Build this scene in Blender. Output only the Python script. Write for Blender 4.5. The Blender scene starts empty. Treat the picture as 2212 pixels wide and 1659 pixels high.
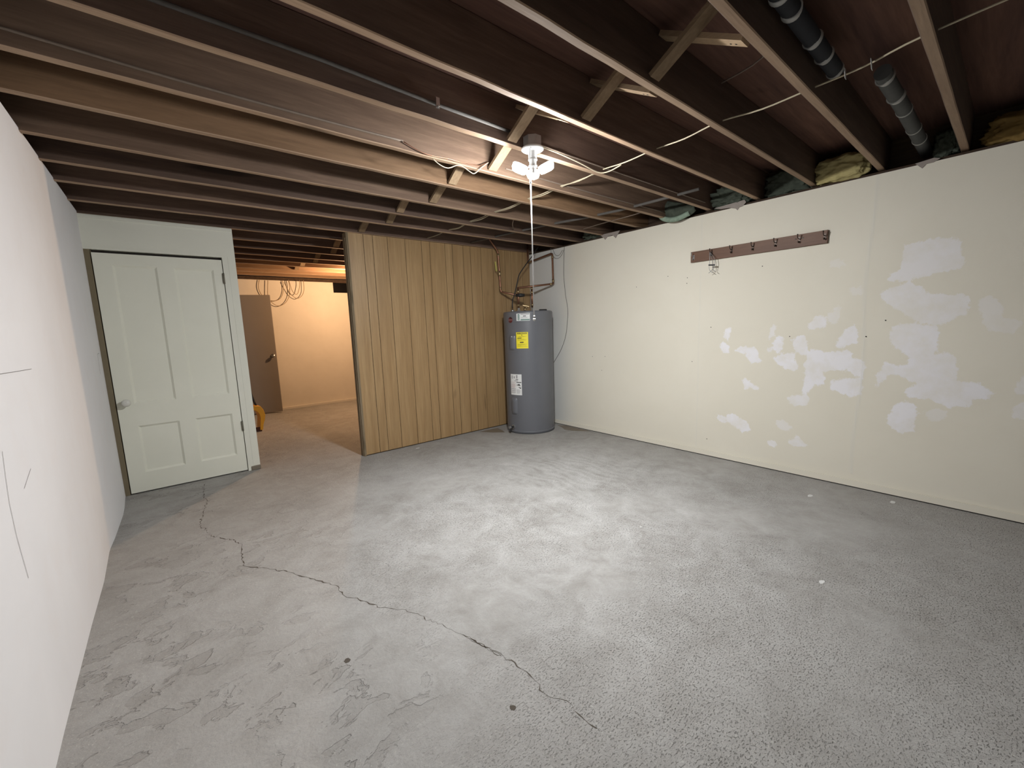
import bpy, bmesh, math, random
import numpy as np
from mathutils import Vector, Matrix
random.seed(7)
PI = math.pi
sc = bpy.context.scene
COL = sc.collection
# ------------------------------------------------------------------ camera, world, exposure
CAM_Z = 1.345
cd = bpy.data.cameras.new('camera'); cam = bpy.data.objects.new('camera', cd); COL.objects.link(cam)
cd.sensor_width = 36.0; cd.lens = 36.0 * 894.3 / 2212.0; cd.clip_start = 0.02
right = Vector((0.76799, -0.63951, -0.03492)); up = Vector((0.11429, 0.08320, 0.98996)); fwd = Vector((0.63018, 0.76427, -0.13699))
mw = Matrix((right, up, -fwd)).transposed().to_4x4(); mw.translation = (0, 0, CAM_Z); cam.matrix_world = mw
sc.camera = cam
w = bpy.data.worlds.new('world'); sc.world = w; w.use_nodes = True
w.node_tree.nodes['Background'].inputs[0].default_value = (0.02, 0.02, 0.022, 1)
w.node_tree.nodes['Background'].inputs[1].default_value = 0.2
sc.view_settings.view_transform = 'Standard'; sc.view_settings.look = 'None'
sc.view_settings.gamma = 1; sc.view_settings.use_curve_mapping = False
sc.view_settings.exposure = 0.0
LED = 1420.0      # strength of the glowing faces of the ceiling bulb
WARM = 150.0      # watts of the warm lamp in the other room
XR, XL, YD, YP, YF = 4.03, -0.4266, 4.811, 4.409, 8.4
H = 2.359; JD = 0.235; HW = 2.328; YB = -3.6; XE = 5.2; XW = -1.6

# ------------------------------------------------------------------ node helpers
def newmat(name):
    m = bpy.data.materials.new(name); m.use_nodes = True
    return m, m.node_tree.nodes, m.node_tree.links, m.node_tree.nodes['Principled BSDF']
class G:
    def __init__(s, name, rough=0.6, metal=0.0, spec=0.5):
        s.m, s.n, s.l, s.b = newmat(name)
        s.b.inputs['Roughness'].default_value = rough; s.b.inputs['Metallic'].default_value = metal
        s.b.inputs['Specular IOR Level'].default_value = spec
        s.co = s.n.new('ShaderNodeTexCoord').outputs['Object']
    def map(s, sx, sy, sz, loc=(0, 0, 0), src=None):
        q = s.n.new('ShaderNodeMapping'); q.inputs['Scale'].default_value = (sx, sy, sz); q.inputs['Location'].default_value = loc
        s.l.new(src or s.co, q.inputs['Vector']); return q.outputs[0]
    def noise(s, scale, detail=4, rough=0.55, dist=0.0, vec=None):
        q = s.n.new('ShaderNodeTexNoise'); q.inputs['Scale'].default_value = scale; q.inputs['Detail'].default_value = detail
        q.inputs['Roughness'].default_value = rough; q.inputs['Distortion'].default_value = dist
        s.l.new(vec or s.co, q.inputs['Vector']); return q.outputs['Fac']
    def ramp(s, fac, stops):
        q = s.n.new('ShaderNodeValToRGB'); e = q.color_ramp.elements
        while len(e) < len(stops): e.new(0.5)
        for i, (p, c) in enumerate(stops):
            e[i].position = p; e[i].color = (c, c, c, 1) if isinstance(c, (int, float)) else (*c, 1)
        s.l.new(fac, q.inputs[0]); return q.outputs[0]
    def mix(s, fac, a, b, mode='MIX'):
        q = s.n.new('ShaderNodeMix'); q.data_type = 'RGBA'; q.blend_type = mode
        for i, v in ((0, fac), (6, a), (7, b)):
            if isinstance(v, (int, float)): q.inputs[i].default_value = v if i == 0 else (v, v, v, 1)
            elif isinstance(v, tuple): q.inputs[i].default_value = (*v, 1)
            else: s.l.new(v, q.inputs[i])
        return q.outputs[2]
    def math(s, op, a, b=0.0):
        q = s.n.new('ShaderNodeMath'); q.operation = op
        for i, v in ((0, a), (1, b)):
            if isinstance(v, (int, float)): q.inputs[i].default_value = v
            else: s.l.new(v, q.inputs[i])
        return q.outputs[0]
    def attr(s, name):
        q = s.n.new('ShaderNodeAttribute'); q.attribute_name = name; return q.outputs['Fac']
    def rnd(s): return s.n.new('ShaderNodeObjectInfo').outputs['Random']
    def col(s, v):
        if isinstance(v, tuple): s.b.inputs['Base Color'].default_value = (*v, 1)
        else: s.l.new(v, s.b.inputs['Base Color'])
    def bump(s, h, strength=0.3, dist=0.01):
        q = s.n.new('ShaderNodeBump'); q.inputs['Strength'].default_value = strength; q.inputs['Distance'].default_value = dist
        s.l.new(h, q.inputs['Height']); s.l.new(q.outputs[0], s.b.inputs['Normal'])
def simple(name, c, rough=0.5, metal=0.0, spec=0.5, var=0.12, scale=30.0, bump=0.0):
    g = G(name, rough, metal, spec); n = g.noise(scale, 3)
    g.col(g.mix(n, tuple(x * (1 - var) for x in c), tuple(min(1, x * (1 + var)) for x in c)))
    if bump: g.bump(n, bump, 0.004)
    return g.m
def wood(name, dark, light, axis='x', scale=1.0, rough=0.75, spec=0.25, var=0.25, knots=True):
    g = G(name, rough, 0, spec)
    st = {'x': (0.7, 9, 9), 'y': (9, 0.7, 9), 'z': (9, 9, 0.5)}[axis]
    r = g.rnd(); off = g.n.new('ShaderNodeCombineXYZ')
    g.l.new(g.math('MULTIPLY', r, 37.0), off.inputs[0]); g.l.new(g.math('MULTIPLY', r, 91.0), off.inputs[2])
    add = g.n.new('ShaderNodeVectorMath'); add.operation = 'ADD'; g.l.new(g.co, add.inputs[0]); g.l.new(off.outputs[0], add.inputs[1])
    v = g.map(*st, src=add.outputs[0])
    a = g.noise(1.6 * scale, 5, 0.6, 0.6, v); b = g.noise(9 * scale, 4, 0.6, 0.2, v)
    c = g.mix(g.ramp(a, [(0.3, 0.0), (0.7, 1.0)]), dark, light)
    c = g.mix(g.math('MULTIPLY', b, 0.75), c, tuple(x * 0.5 for x in dark))
    if knots:
        k = g.noise(2.3, 1, 0.4, 0, g.map(*[x ** 0.5 for x in st], src=add.outputs[0]))
        c = g.mix(g.ramp(k, [(0.74, 0.0), (0.80, 0.8)]), c, tuple(x * 0.3 for x in dark))
    hs = g.n.new('ShaderNodeHueSaturation'); g.l.new(c, hs.inputs['Color'])
    g.l.new(g.math('ADD', g.math('MULTIPLY', r, var * 2), 1 - var), hs.inputs['Value'])
    g.l.new(hs.outputs[0], g.b.inputs['Base Color']); g.bump(b, 0.25, 0.003)
    return g.m

# ------------------------------------------------------------------ mesh helpers
class MB:
    def __init__(s): s.v, s.f, s.mi, s.sm = [], [], [], []
    def add(s, vs, fs, mi=0, smooth=False):
        o = len(s.v); s.v += [tuple(v) for v in vs]
        for f in fs:
            f = tuple(dict.fromkeys(f))
            if len(f) > 2: s.f.append(tuple(i + o for i in f)); s.mi.append(mi); s.sm.append(smooth)
        return s
    def box(s, x0, x1, y0, y1, z0, z1, mi=0):
        v = [(x, y, z) for z in (z0, z1) for y in (y0, y1) for x in (x0, x1)]
        return s.add(v, [(0, 2, 3, 1), (4, 5, 7, 6), (0, 1, 5, 4), (2, 6, 7, 3), (0, 4, 6, 2), (1, 3, 7, 5)], mi)
    def beam(s, p, q, wv, tv, mi=0):
        # straight bar from p to q with half-width vector wv and half-thickness vector tv
        p, q, wv, tv = map(Vector, (p, q, wv, tv))
        v = [b + i * wv + j * tv for b in (p, q) for i, j in ((-1, -1), (1, -1), (1, 1), (-1, 1))]
        return s.add(v, [(3, 2, 1, 0), (4, 5, 6, 7), (0, 1, 5, 4), (1, 2, 6, 5), (2, 3, 7, 6), (3, 0, 4, 7)], mi)
    def tube(s, pts, r, n=10, mi=0, closed=False):
        P = [Vector(p) for p in pts]; R = r if isinstance(r, (list, tuple)) else [r] * len(P)
        vs, fs = [], []; u = None
        for i, p in enumerate(P):
            t = (P[min(i + 1, len(P) - 1)] - P[max(i - 1, 0)]).normalized()
            if u is None: u = t.orthogonal().normalized()
            u = (u - t * u.dot(t)).normalized(); w_ = t.cross(u)
            for k in range(n):
                a = 2 * PI * k / n; vs.append(p + (u * math.cos(a) + w_ * math.sin(a)) * R[i])
        for i in range(len(P) - 1):
            for k in range(n): fs.append((i * n + k, i * n + (k + 1) % n, (i + 1) * n + (k + 1) % n, (i + 1) * n + k))
        s.add(vs, fs, mi, True); o = len(s.v) - len(vs)
        s.f += [tuple(o + k for k in reversed(range(n))), tuple(o + (len(P) - 1) * n + k for k in range(n))]
        s.mi += [mi, mi]; s.sm += [False, False]; return s
    def lathe(s, prof, c=(0, 0, 0), n=32, axis='z', mi=0, smooth=True, a0=0):
        vs, fs = [], []
        for r, h in prof:
            for k in range(n):
                a = a0 + 2 * PI * k / n; x, y = r * math.cos(a), r * math.sin(a)
                p = {'z': (x, y, h), 'x': (h, x, y), 'y': (x, h, y)}[axis]
                vs.append((p[0] + c[0], p[1] + c[1], p[2] + c[2]))
        for i in range(len(prof) - 1):
            for k in range(n): fs.append((i * n + k, i * n + (k + 1) % n, (i + 1) * n + (k + 1) % n, (i + 1) * n + k))
        o = len(s.v); s.add(vs, fs, mi, smooth)
        s.f += [tuple(o + k for k in reversed(range(n))), tuple(o + (len(prof) - 1) * n + k for k in range(n))]
        s.mi += [mi, mi]; s.sm += [False, False]; return s
    def prism(s, poly, d, mi=0):
        # polygon (3-D points) extruded by vector d
        P = [Vector(p) for p in poly]; n = len(P); d = Vector(d)
        return s.add(P + [p + d for p in P], [tuple(range(n)), tuple(reversed(range(n, 2 * n)))] + [(i, i + n, (i + 1) % n + n, (i + 1) % n) for i in range(n)], mi)
    def build(s, name, mats, parent=None, loc=None):
        # vertices are in room coordinates; the origin goes to loc (or stays with the parent's place)
        me = bpy.data.meshes.new(name); base = Vector(loc) if loc else Vector((0, 0, 0))
        pw = WL.get(parent.name, Vector((0, 0, 0))) if parent else Vector((0, 0, 0))
        org = base if loc else pw
        me.from_pydata([Vector(v) - org for v in s.v], [], s.f)
        for m in (mats if isinstance(mats, (list, tuple)) else [mats]): me.materials.append(m)
        me.polygons.foreach_set('material_index', s.mi); me.polygons.foreach_set('use_smooth', s.sm)
        me.update()
        bm = bmesh.new(); bm.from_mesh(me); bmesh.ops.recalc_face_normals(bm, faces=bm.faces); bm.to_mesh(me); bm.free()
        o = bpy.data.objects.new(name, me); COL.objects.link(o)
        if parent: o.parent = parent; o.location = org - pw
        else: o.location = org
        WL[o.name] = Vector(org); return o
WL = {}
def tag(o, label=None, cat=None, group=None, kind=None):
    for k, v in (('label', label), ('category', cat), ('group', group), ('kind', kind)):
        if v: o[k] = v
    return o
def empty(name, loc, label, cat, group=None):
    o = bpy.data.objects.new(name, None); COL.objects.link(o); o.location = loc; o.empty_display_size = 0.05
    WL[o.name] = Vector(loc); return tag(o, label, cat, group)
def struct(o): o['kind'] = 'structure'; return o
def smooth_path(pts, k=4):
    P = [Vector(p) for p in pts]; out = []
    for i in range(len(P) - 1):
        a, b, c, d = P[max(i - 1, 0)], P[i], P[i + 1], P[min(i + 2, len(P) - 1)]
        for j in range(k):
            t = j / k
            out.append(0.5 * ((2 * b) + (-a + c) * t + (2 * a - 5 * b + 4 * c - d) * t * t + (-a + 3 * b - 3 * c + d) * t ** 3))
    return out + [P[-1]]
def bevel(o, w_=0.003, seg=2):
    m = o.modifiers.new('bevel', 'BEVEL'); m.width = w_; m.segments = seg; m.limit_method = 'ANGLE'; return o

# ------------------------------------------------------------------ materials
def mat_floor():
    g = G('concrete_floor', 0.72, 0, 0.35)
    big = g.noise(0.9, 7, 0.6, 0.8); mid = g.noise(4.5, 8, 0.65, 1.4); fine = g.noise(60, 4, 0.7)
    c = g.mix(g.ramp(big, [(0.3, 0.0), (0.7, 1.0)]), (0.255, 0.240, 0.218), (0.365, 0.350, 0.328))
    c = g.mix(g.math('MULTIPLY', g.ramp(mid, [(0.35, 0.0), (0.75, 1.0)]), 0.55), c, (0.45, 0.44, 0.42))
    c = g.mix(g.math('MULTIPLY', fine, 0.35), c, (0.20, 0.195, 0.185))
    # lip shaped trowel marks: thin contour lines of a stretched noise
    tv = g.map(1.5, 2.4, 1.0); t = g.noise(4.2, 5, 0.6, 0.5, tv)
    line = g.ramp(g.math('ABSOLUTE', g.math('SUBTRACT', t, 0.56)), [(0.0, 1.0), (0.012, 0.0)])
    tmask = g.ramp(g.noise(1.4, 2, vec=g.map(1, 1, 1, (7, 3, 0))), [(0.44, 0.0), (0.56, 1.0)])
    sx = g.n.new('ShaderNodeSeparateXYZ'); g.l.new(g.co, sx.inputs[0])
    lft = g.n.new('ShaderNodeMapRange'); lft.inputs['From Min'].default_value = 0.35; lft.inputs['From Max'].default_value = 1.15; lft.inputs['To Min'].default_value = 1.0; lft.inputs['To Max'].default_value = 0.0
    g.l.new(sx.outputs[0], lft.inputs['Value']); lf = lft.outputs[0]
    line = g.math('MULTIPLY', g.math('MULTIPLY', line, tmask), lf)
    isl = g.math('MULTIPLY', g.math('MULTIPLY', g.ramp(t, [(0.548, 0.0), (0.572, 1.0)]), tmask), lf)
    c = g.mix(g.math('MULTIPLY', isl, 0.35), c, (0.215, 0.20, 0.18))
    c = g.mix(g.math('MULTIPLY', line, 0.30), c, (0.15, 0.14, 0.13))
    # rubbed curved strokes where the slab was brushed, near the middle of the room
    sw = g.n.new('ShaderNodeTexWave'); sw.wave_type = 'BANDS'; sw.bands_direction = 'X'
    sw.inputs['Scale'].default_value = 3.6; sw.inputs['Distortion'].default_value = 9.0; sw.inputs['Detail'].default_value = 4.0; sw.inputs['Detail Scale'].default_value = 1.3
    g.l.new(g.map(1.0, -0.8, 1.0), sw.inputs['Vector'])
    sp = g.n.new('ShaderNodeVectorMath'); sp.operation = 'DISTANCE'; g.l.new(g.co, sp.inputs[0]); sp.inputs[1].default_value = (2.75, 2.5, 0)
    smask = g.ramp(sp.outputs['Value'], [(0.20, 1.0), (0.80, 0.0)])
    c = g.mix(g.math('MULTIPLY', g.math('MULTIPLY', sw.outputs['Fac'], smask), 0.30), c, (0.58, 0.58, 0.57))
    # rubbed laitance in clouds; whitened mid-room, part of the lamp's pool put into colour
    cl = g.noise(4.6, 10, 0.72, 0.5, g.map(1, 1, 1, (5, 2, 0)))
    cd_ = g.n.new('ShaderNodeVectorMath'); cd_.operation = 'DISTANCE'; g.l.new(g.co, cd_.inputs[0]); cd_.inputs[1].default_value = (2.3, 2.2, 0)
    lamp_pool = g.ramp(g.math('MULTIPLY', cd_.outputs['Value'], 0.4), [(0.30, 1.0), (0.85, 0.25)])
    c = g.mix(g.math('MULTIPLY', g.math('MULTIPLY', g.ramp(cl, [(0.36, 0.0), (0.70, 1.0)]), 0.50), lamp_pool), c, (0.62, 0.62, 0.61))
    # pits: short dark flecks
    pv = g.map(1.0, 1.9, 1.0); p = g.noise(98, 3, 0.6, 0.5, pv)
    pm = g.ramp(g.noise(1.1, 3, vec=g.map(1, 1, 1, (3, 9, 0))), [(0.34, 0.0), (0.56, 1.0)])
    pit = g.math('MULTIPLY', g.math('MULTIPLY', g.ramp(p, [(0.57, 0.0), (0.66, 1.0)]), pm), g.math('SUBTRACT', 1.0, g.math('MULTIPLY', lf, 0.92)))
    c = g.mix(g.math('MULTIPLY', pit, 0.55), c, (0.10, 0.095, 0.085))
    sand = g.math('MULTIPLY', g.ramp(g.noise(95, 2, 0.6), [(0.60, 0.0), (0.72, 1.0)]), 0.35)
    c = g.mix(g.math('MULTIPLY', sand, pm), c, (0.62, 0.60, 0.55))
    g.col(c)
    h = g.math('SUBTRACT', g.math('ADD', g.math('MULTIPLY', mid, 0.8), g.math('MULTIPLY', fine, 0.25)), g.math('ADD', g.math('MULTIPLY', pit, 0.55), g.math('MULTIPLY', isl, 0.45)))
    h = g.math('ADD', h, g.math('MULTIPLY', g.noise(30, 4, 0.6), 0.35))
    g.bump(h, 0.75, 0.012)
    return g.m
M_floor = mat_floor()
M_crack = simple('crack_dirt', (0.085, 0.070, 0.055), 0.95, scale=80)
def mat_plaster(name, base, alt, blot, amt=0.5, bump=0.12, patch=False):
    g = G(name, 0.82, 0, 0.3)
    n = g.noise(1.1, 5, 0.6, 0.5); n2 = g.noise(5, 5, 0.6); f = g.noise(160, 2)
    c = g.mix(g.ramp(n, [(0.35, 0.0), (0.7, 1.0)]), base, alt)
    c = g.mix(g.math('MULTIPLY', g.ramp(n2, [(0.5, 0.0), (0.8, 1.0)]), amt), c, blot)
    hh = g.math('ADD', g.math('MULTIPLY', n2, 0.6), g.math('MULTIPLY', f, 0.12))
    if patch:
        bare = g.attr('bare'); c = g.mix(bare, c, (0.62, 0.63, 0.62))
        k = g.math('ADD', g.attr('patch'), g.math('MULTIPLY', g.math('SUBTRACT', g.noise(20, 8, 0.75), 0.5), 2.7))
        k = g.ramp(k, [(0.38, 0.0), (0.60, 1.0)]); wt = g.attr('patchw')
        inner = g.ramp(g.noise(7, 4, 0.6), [(0.32, 0.50), (0.58, 1.0)])
        k2 = g.math('MULTIPLY', g.math('MULTIPLY', k, wt), inner)
        c = g.mix(k2, c, (0.83, 0.815, 0.83)); hh = g.math('ADD', hh, g.math('MULTIPLY', k2, 0.5))
        seam = g.attr('seam'); c = g.mix(g.math('MULTIPLY', seam, 0.35), c, (0.66, 0.65, 0.60)); hh = g.math('ADD', hh, seam)
    g.col(c); g.bump(hh, bump, 0.006); return g.m
M_wallR = mat_plaster('cream_wall_paint', (0.73, 0.69, 0.585), (0.765, 0.725, 0.62), (0.72, 0.67, 0.56), 0.35, 0.22, True)
M_wallL = mat_plaster('white_wall_paint', (0.755, 0.75, 0.76), (0.80, 0.795, 0.805), (0.755, 0.72, 0.71), 0.45)
M_wallD = mat_plaster('door_wall_paint', (0.72, 0.72, 0.63), (0.76, 0.76, 0.67), (0.68, 0.68, 0.59), 0.3)
M_door = mat_plaster('door_paint', (0.75, 0.75, 0.65), (0.79, 0.79, 0.69), (0.71, 0.71, 0.61), 0.3, 0.1)
M_wallF = mat_plaster('far_wall_paint', (0.60, 0.555, 0.48), (0.66, 0.61, 0.53), (0.55, 0.50, 0.42), 0.4, 0.25)
M_mark = simple('pencil_mark', (0.16, 0.15, 0.14), 0.9)
M_hole = simple('nail_hole', (0.03, 0.028, 0.025), 0.9)
M_gap = simple('dark_gap', (0.03, 0.025, 0.02), 0.95)
M_jamb = simple('raw_jamb', (0.19, 0.155, 0.095), 0.85, scale=12)
M_joist = wood('joist_wood', (0.098, 0.060, 0.044), (0.185, 0.120, 0.085), 'x', 1.0, 0.72, 0.3, 0.28)
M_joistf = wood('bounce_pale_joist_edge', (0.34, 0.225, 0.145), (0.48, 0.34, 0.23), 'x', 1.0, 0.72, 0.3, 0.2)
M_joist_lit = wood('lamplit_joist_wood', (0.180, 0.104, 0.054), (0.30, 0.180, 0.100), 'x', 1.0, 0.72, 0.3, 0.1)  # lit copy of the joist wood, lamp light put into its colour
M_joistg = wood('greyed_lit_joist_wood', (0.135, 0.084, 0.056), (0.24, 0.158, 0.106), 'x', 1.0, 0.72, 0.3, 0.1)  # greyed joist wood, lightened with lamp light in its colour
M_strut = wood('strut_wood', (0.25, 0.170, 0.100), (0.37, 0.265, 0.165), 'y', 1.2, 0.8, 0.2, 0.25)
M_sub = wood('subfloor_boards', (0.105, 0.058, 0.048), (0.22, 0.120, 0.086), 'x', 0.7, 0.9, 0.1, 0.0)
M_rim = wood('rim_wood', (0.06, 0.04, 0.03), (0.11, 0.075, 0.05), 'y', 1.0, 0.9, 0.1, 0.1)
M_panel = wood('wood_paneling', (0.36, 0.222, 0.100), (0.50, 0.335, 0.168), 'z', 0.8, 0.42, 0.4, 0.0, knots=True)
M_groove = simple('panel_groove', (0.07, 0.04, 0.018), 0.9)
M_post = wood('weathered_post', (0.20, 0.15, 0.09), (0.34, 0.27, 0.18), 'z', 1.2, 0.8, 0.2, 0.0)
M_rack = wood('rack_wood', (0.150, 0.075, 0.045), (0.215, 0.115, 0.070), 'y', 1.0, 0.55, 0.4, 0.0, knots=False)
M_tank = simple('grey_tank_paint', (0.132, 0.137, 0.152), 0.38, 0.0, 0.5, var=0.05, scale=6)
M_tankd = simple('grey_tank_trim', (0.12, 0.125, 0.138), 0.45, var=0.06)
M_black = simple('black_rubber', (0.015, 0.015, 0.016), 0.6)
M_copper = simple('copper_pipe', (0.23, 0.115, 0.07), 0.36, 0.75, var=0.35, scale=18)
M_brass = simple('brass_fitting', (0.36, 0.27, 0.15), 0.35, 0.85, var=0.2)
M_steel = simple('bright_steel', (0.62, 0.62, 0.60), 0.28, 0.95, var=0.08)
M_bronze = simple('dark_bronze_hook', (0.05, 0.032, 0.022), 0.4, 0.5, var=0.2)
M_galv = simple('galvanised_steel', (0.33, 0.33, 0.33), 0.45, 0.7, var=0.2, scale=14)
M_white = simple('white_plastic', (0.74, 0.74, 0.72), 0.4, var=0.03)
M_label = simple('label_paper', (0.74, 0.75, 0.74), 0.6, var=0.02)
M_teal = simple('label_teal_print', (0.10, 0.20, 0.17), 0.6)
M_yel = simple('yellow_label_paper', (0.86, 0.74, 0.03), 0.55, var=0.02)
M_ink = simple('label_ink', (0.03, 0.03, 0.03), 0.6)
M_greyink = simple('faint_label_ink', (0.30, 0.29, 0.30), 0.6)
M_pinkink = simple('pale_red_label_ink', (0.50, 0.36, 0.34), 0.6)
M_badge = simple('maroon_badge', (0.11, 0.022, 0.022), 0.4)
M_badge2 = simple('badge_band', (0.22, 0.10, 0.10), 0.4)
M_cable = simple('cream_cable', (0.42, 0.36, 0.25), 0.55, var=0.1)
M_cabled = simple('aged_cable', (0.16, 0.12, 0.09), 0.7, var=0.2)
M_pipeg = simple('dusty_grey_pipe', (0.085, 0.076, 0.067), 0.8, var=0.25, bump=0.4)
M_foam = simple('dark_foam_sleeve', (0.012, 0.014, 0.019), 0.85, var=0.3, scale=20, bump=0.5)
M_foamg = simple('grey_foam_sleeve', (0.075, 0.078, 0.076), 0.85, var=0.25, scale=20, bump=0.5)
M_tape = simple('white_tape', (0.42, 0.42, 0.40), 0.6, var=0.2, scale=25)
M_ins = simple('yellow_insulation', (0.42, 0.36, 0.17), 1.0, spec=0.05, var=0.22, scale=26, bump=1.0)
M_insb = simple('amber_insulation', (0.20, 0.13, 0.045), 1.0, spec=0.05, var=0.3, scale=20, bump=1.0)
M_insg = simple('green_insulation', (0.068, 0.078, 0.060), 1.0, spec=0.1, var=0.5, scale=24, bump=1.0)
M_paper = simple('torn_grey_paper', (0.30, 0.26, 0.23), 0.9, var=0.2)
M_grd = simple('grey_slab_door', (0.235, 0.205, 0.175), 0.4, spec=0.5, var=0.04, scale=5)
M_knob = simple('white_porcelain', (0.68, 0.67, 0.62), 0.12, var=0.02)
M_shov = simple('yellow_plastic_blade', (0.85, 0.40, 0.02), 0.35, var=0.05)
M_shovd = simple('rusty_blade_edge', (0.07, 0.02, 0.01), 0.7)
M_wire = simple('thin_dull_wire', (0.16, 0.15, 0.14), 0.6)
def emit(name, c, s):
    m, n, l, b = newmat(name); b.inputs['Base Color'].default_value = (0.8, 0.8, 0.8, 1)
    b.inputs['Emission Color'].default_value = (*c, 1); b.inputs['Emission Strength'].default_value = s; return m
M_led = emit('led_glow', (0.975, 0.99, 1.0), LED)
M_ledback = emit('led_back_glow', (0.975, 0.99, 1.0), LED * 0.006)
M_warm = emit('warm_bulb_glow', (1.0, 0.55, 0.22), 60.0)
def mat_glass():
    m, n, l, b = newmat('dark_window_glass'); b.inputs['Base Color'].default_value = (0.004, 0.005, 0.006, 1); b.inputs['Roughness'].default_value = 0.15; return m
M_glass = mat_glass()

# ------------------------------------------------------------------ floor with its crack
CRACK = [[0.123,4.675],[0.104,4.494],[0.096,4.295],[0.111,4.194],[0.091,4.031],[0.062,3.855],[0.041,3.721],[0.038,3.627],[0.069,3.521],[0.074,3.457],[0.1,3.355],[0.142,3.293],[0.194,3.229],[0.215,3.148],[0.226,3.081],[0.209,2.974],[0.206,2.862],[0.208,2.784],[0.233,2.746],[0.28,2.702],[0.323,2.635],[0.379,2.562],[0.407,2.51],[0.426,2.453],[0.46,2.399],[0.484,2.342],[0.521,2.277],[0.552,2.221],[0.558,2.184],[0.55,2.153],[0.558,2.093],[0.587,2.044],[0.619,1.983],[0.643,1.926],[0.661,1.876],[0.698,1.835],[0.734,1.794],[0.757,1.744],[0.779,1.709],[0.786,1.661],[0.8,1.615],[0.829,1.555],[0.842,1.511],[0.847,1.481],[0.87,1.43],[0.879,1.374],[0.896,1.319],[0.907,1.282],[0.916,1.241],[0.865,1.453],[0.887,1.348],[0.902,1.297],[0.921,1.234],[0.935,1.178],[0.94,1.115],[0.938,1.054],[0.925,0.999],[0.95,0.945],[0.964,0.921],[0.955,0.876],[0.956,0.831],[0.963,0.782]]
fl = MB(); fl.box(XW, XE, YB, 8.6, -0.1, 0.0)
random.seed(3)
P = [Vector((x, y, 0)) for x, y in CRACK]; fine = []
for a, b in zip(P, P[1:]):
    k = max(1, int((b - a).length / 0.016)); nn = Vector((-(b - a).y, (b - a).x, 0)).normalized()
    for j in range(k): fine.append(a.lerp(b, j / k) + nn * random.uniform(-0.009, 0.009) * (0 if j == 0 else 1))
fine.append(P[-1]); vs = []
for i, p in enumerate(fine):
    t = (fine[min(i + 1, len(fine) - 1)] - fine[max(0, i - 1)]).normalized(); nn = Vector((-t.y, t.x, 0))
    wd = random.choice((0.0005, 0.0008, 0.0012, 0.0018, 0.0036)) * (1.1 if i < len(fine) * 0.7 else 0.75)
    vs += [p + nn * wd + Vector((0, 0, 0.0006)), p - nn * wd + Vector((0, 0, 0.0006))]
fl.add(vs, [(2 * i, 2 * i + 1, 2 * i + 3, 2 * i + 2) for i in range(len(fine) - 1)], 1)
def blob(mb, cx, cy, r, mi, z=0.0007, n=16, sq=1.0):
    random.seed(int(cx * 1000)); vs = [(cx, cy, z)] + [(cx + math.cos(2 * PI * k / n) * r * random.uniform(.75, 1.15), cy + math.sin(2 * PI * k / n) * r * sq * random.uniform(.75, 1.15), z) for k in range(n)]
    mb.add(vs, [(0, 1 + k, 1 + (k + 1) % n) for k in range(n)], mi)
blob(fl, 0.425, 1.651, 0.014, 1); blob(fl, 0.80, 1.03, 0.012, 1)
for x, y, r in ((3.61, .881, .03), (3.88, .454, .03), (2.43, .52, .022), (2.28, 1.475, .008), (2.084, 4.27, .028), (1.95, 1.2, .006)): blob(fl, x, y, r, 2, sq=.5)
M_chip = simple('white_paint_drip', (0.62, 0.62, 0.60), 0.7)
M_damp = simple('damp_stain', (0.17, 0.14, 0.105), 0.6, var=0.3, scale=9)
st = [(3.02, 4.36), (3.10, 4.20), (3.22, 4.08), (3.26, 4.18), (3.30, 4.34)]
st2 = [(3.86, 3.50), (4.0, 3.30), (4.01, 3.75), (3.95, 3.86), (3.90, 3.72), (3.84, 3.62)]
for q in (st, st2): fl.add([(x, y, 0.0009) for x, y in q], [tuple(range(len(q)))], 3)
floor = fl.build('floor', [M_floor, M_crack, M_chip, M_damp]); struct(floor)

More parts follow.
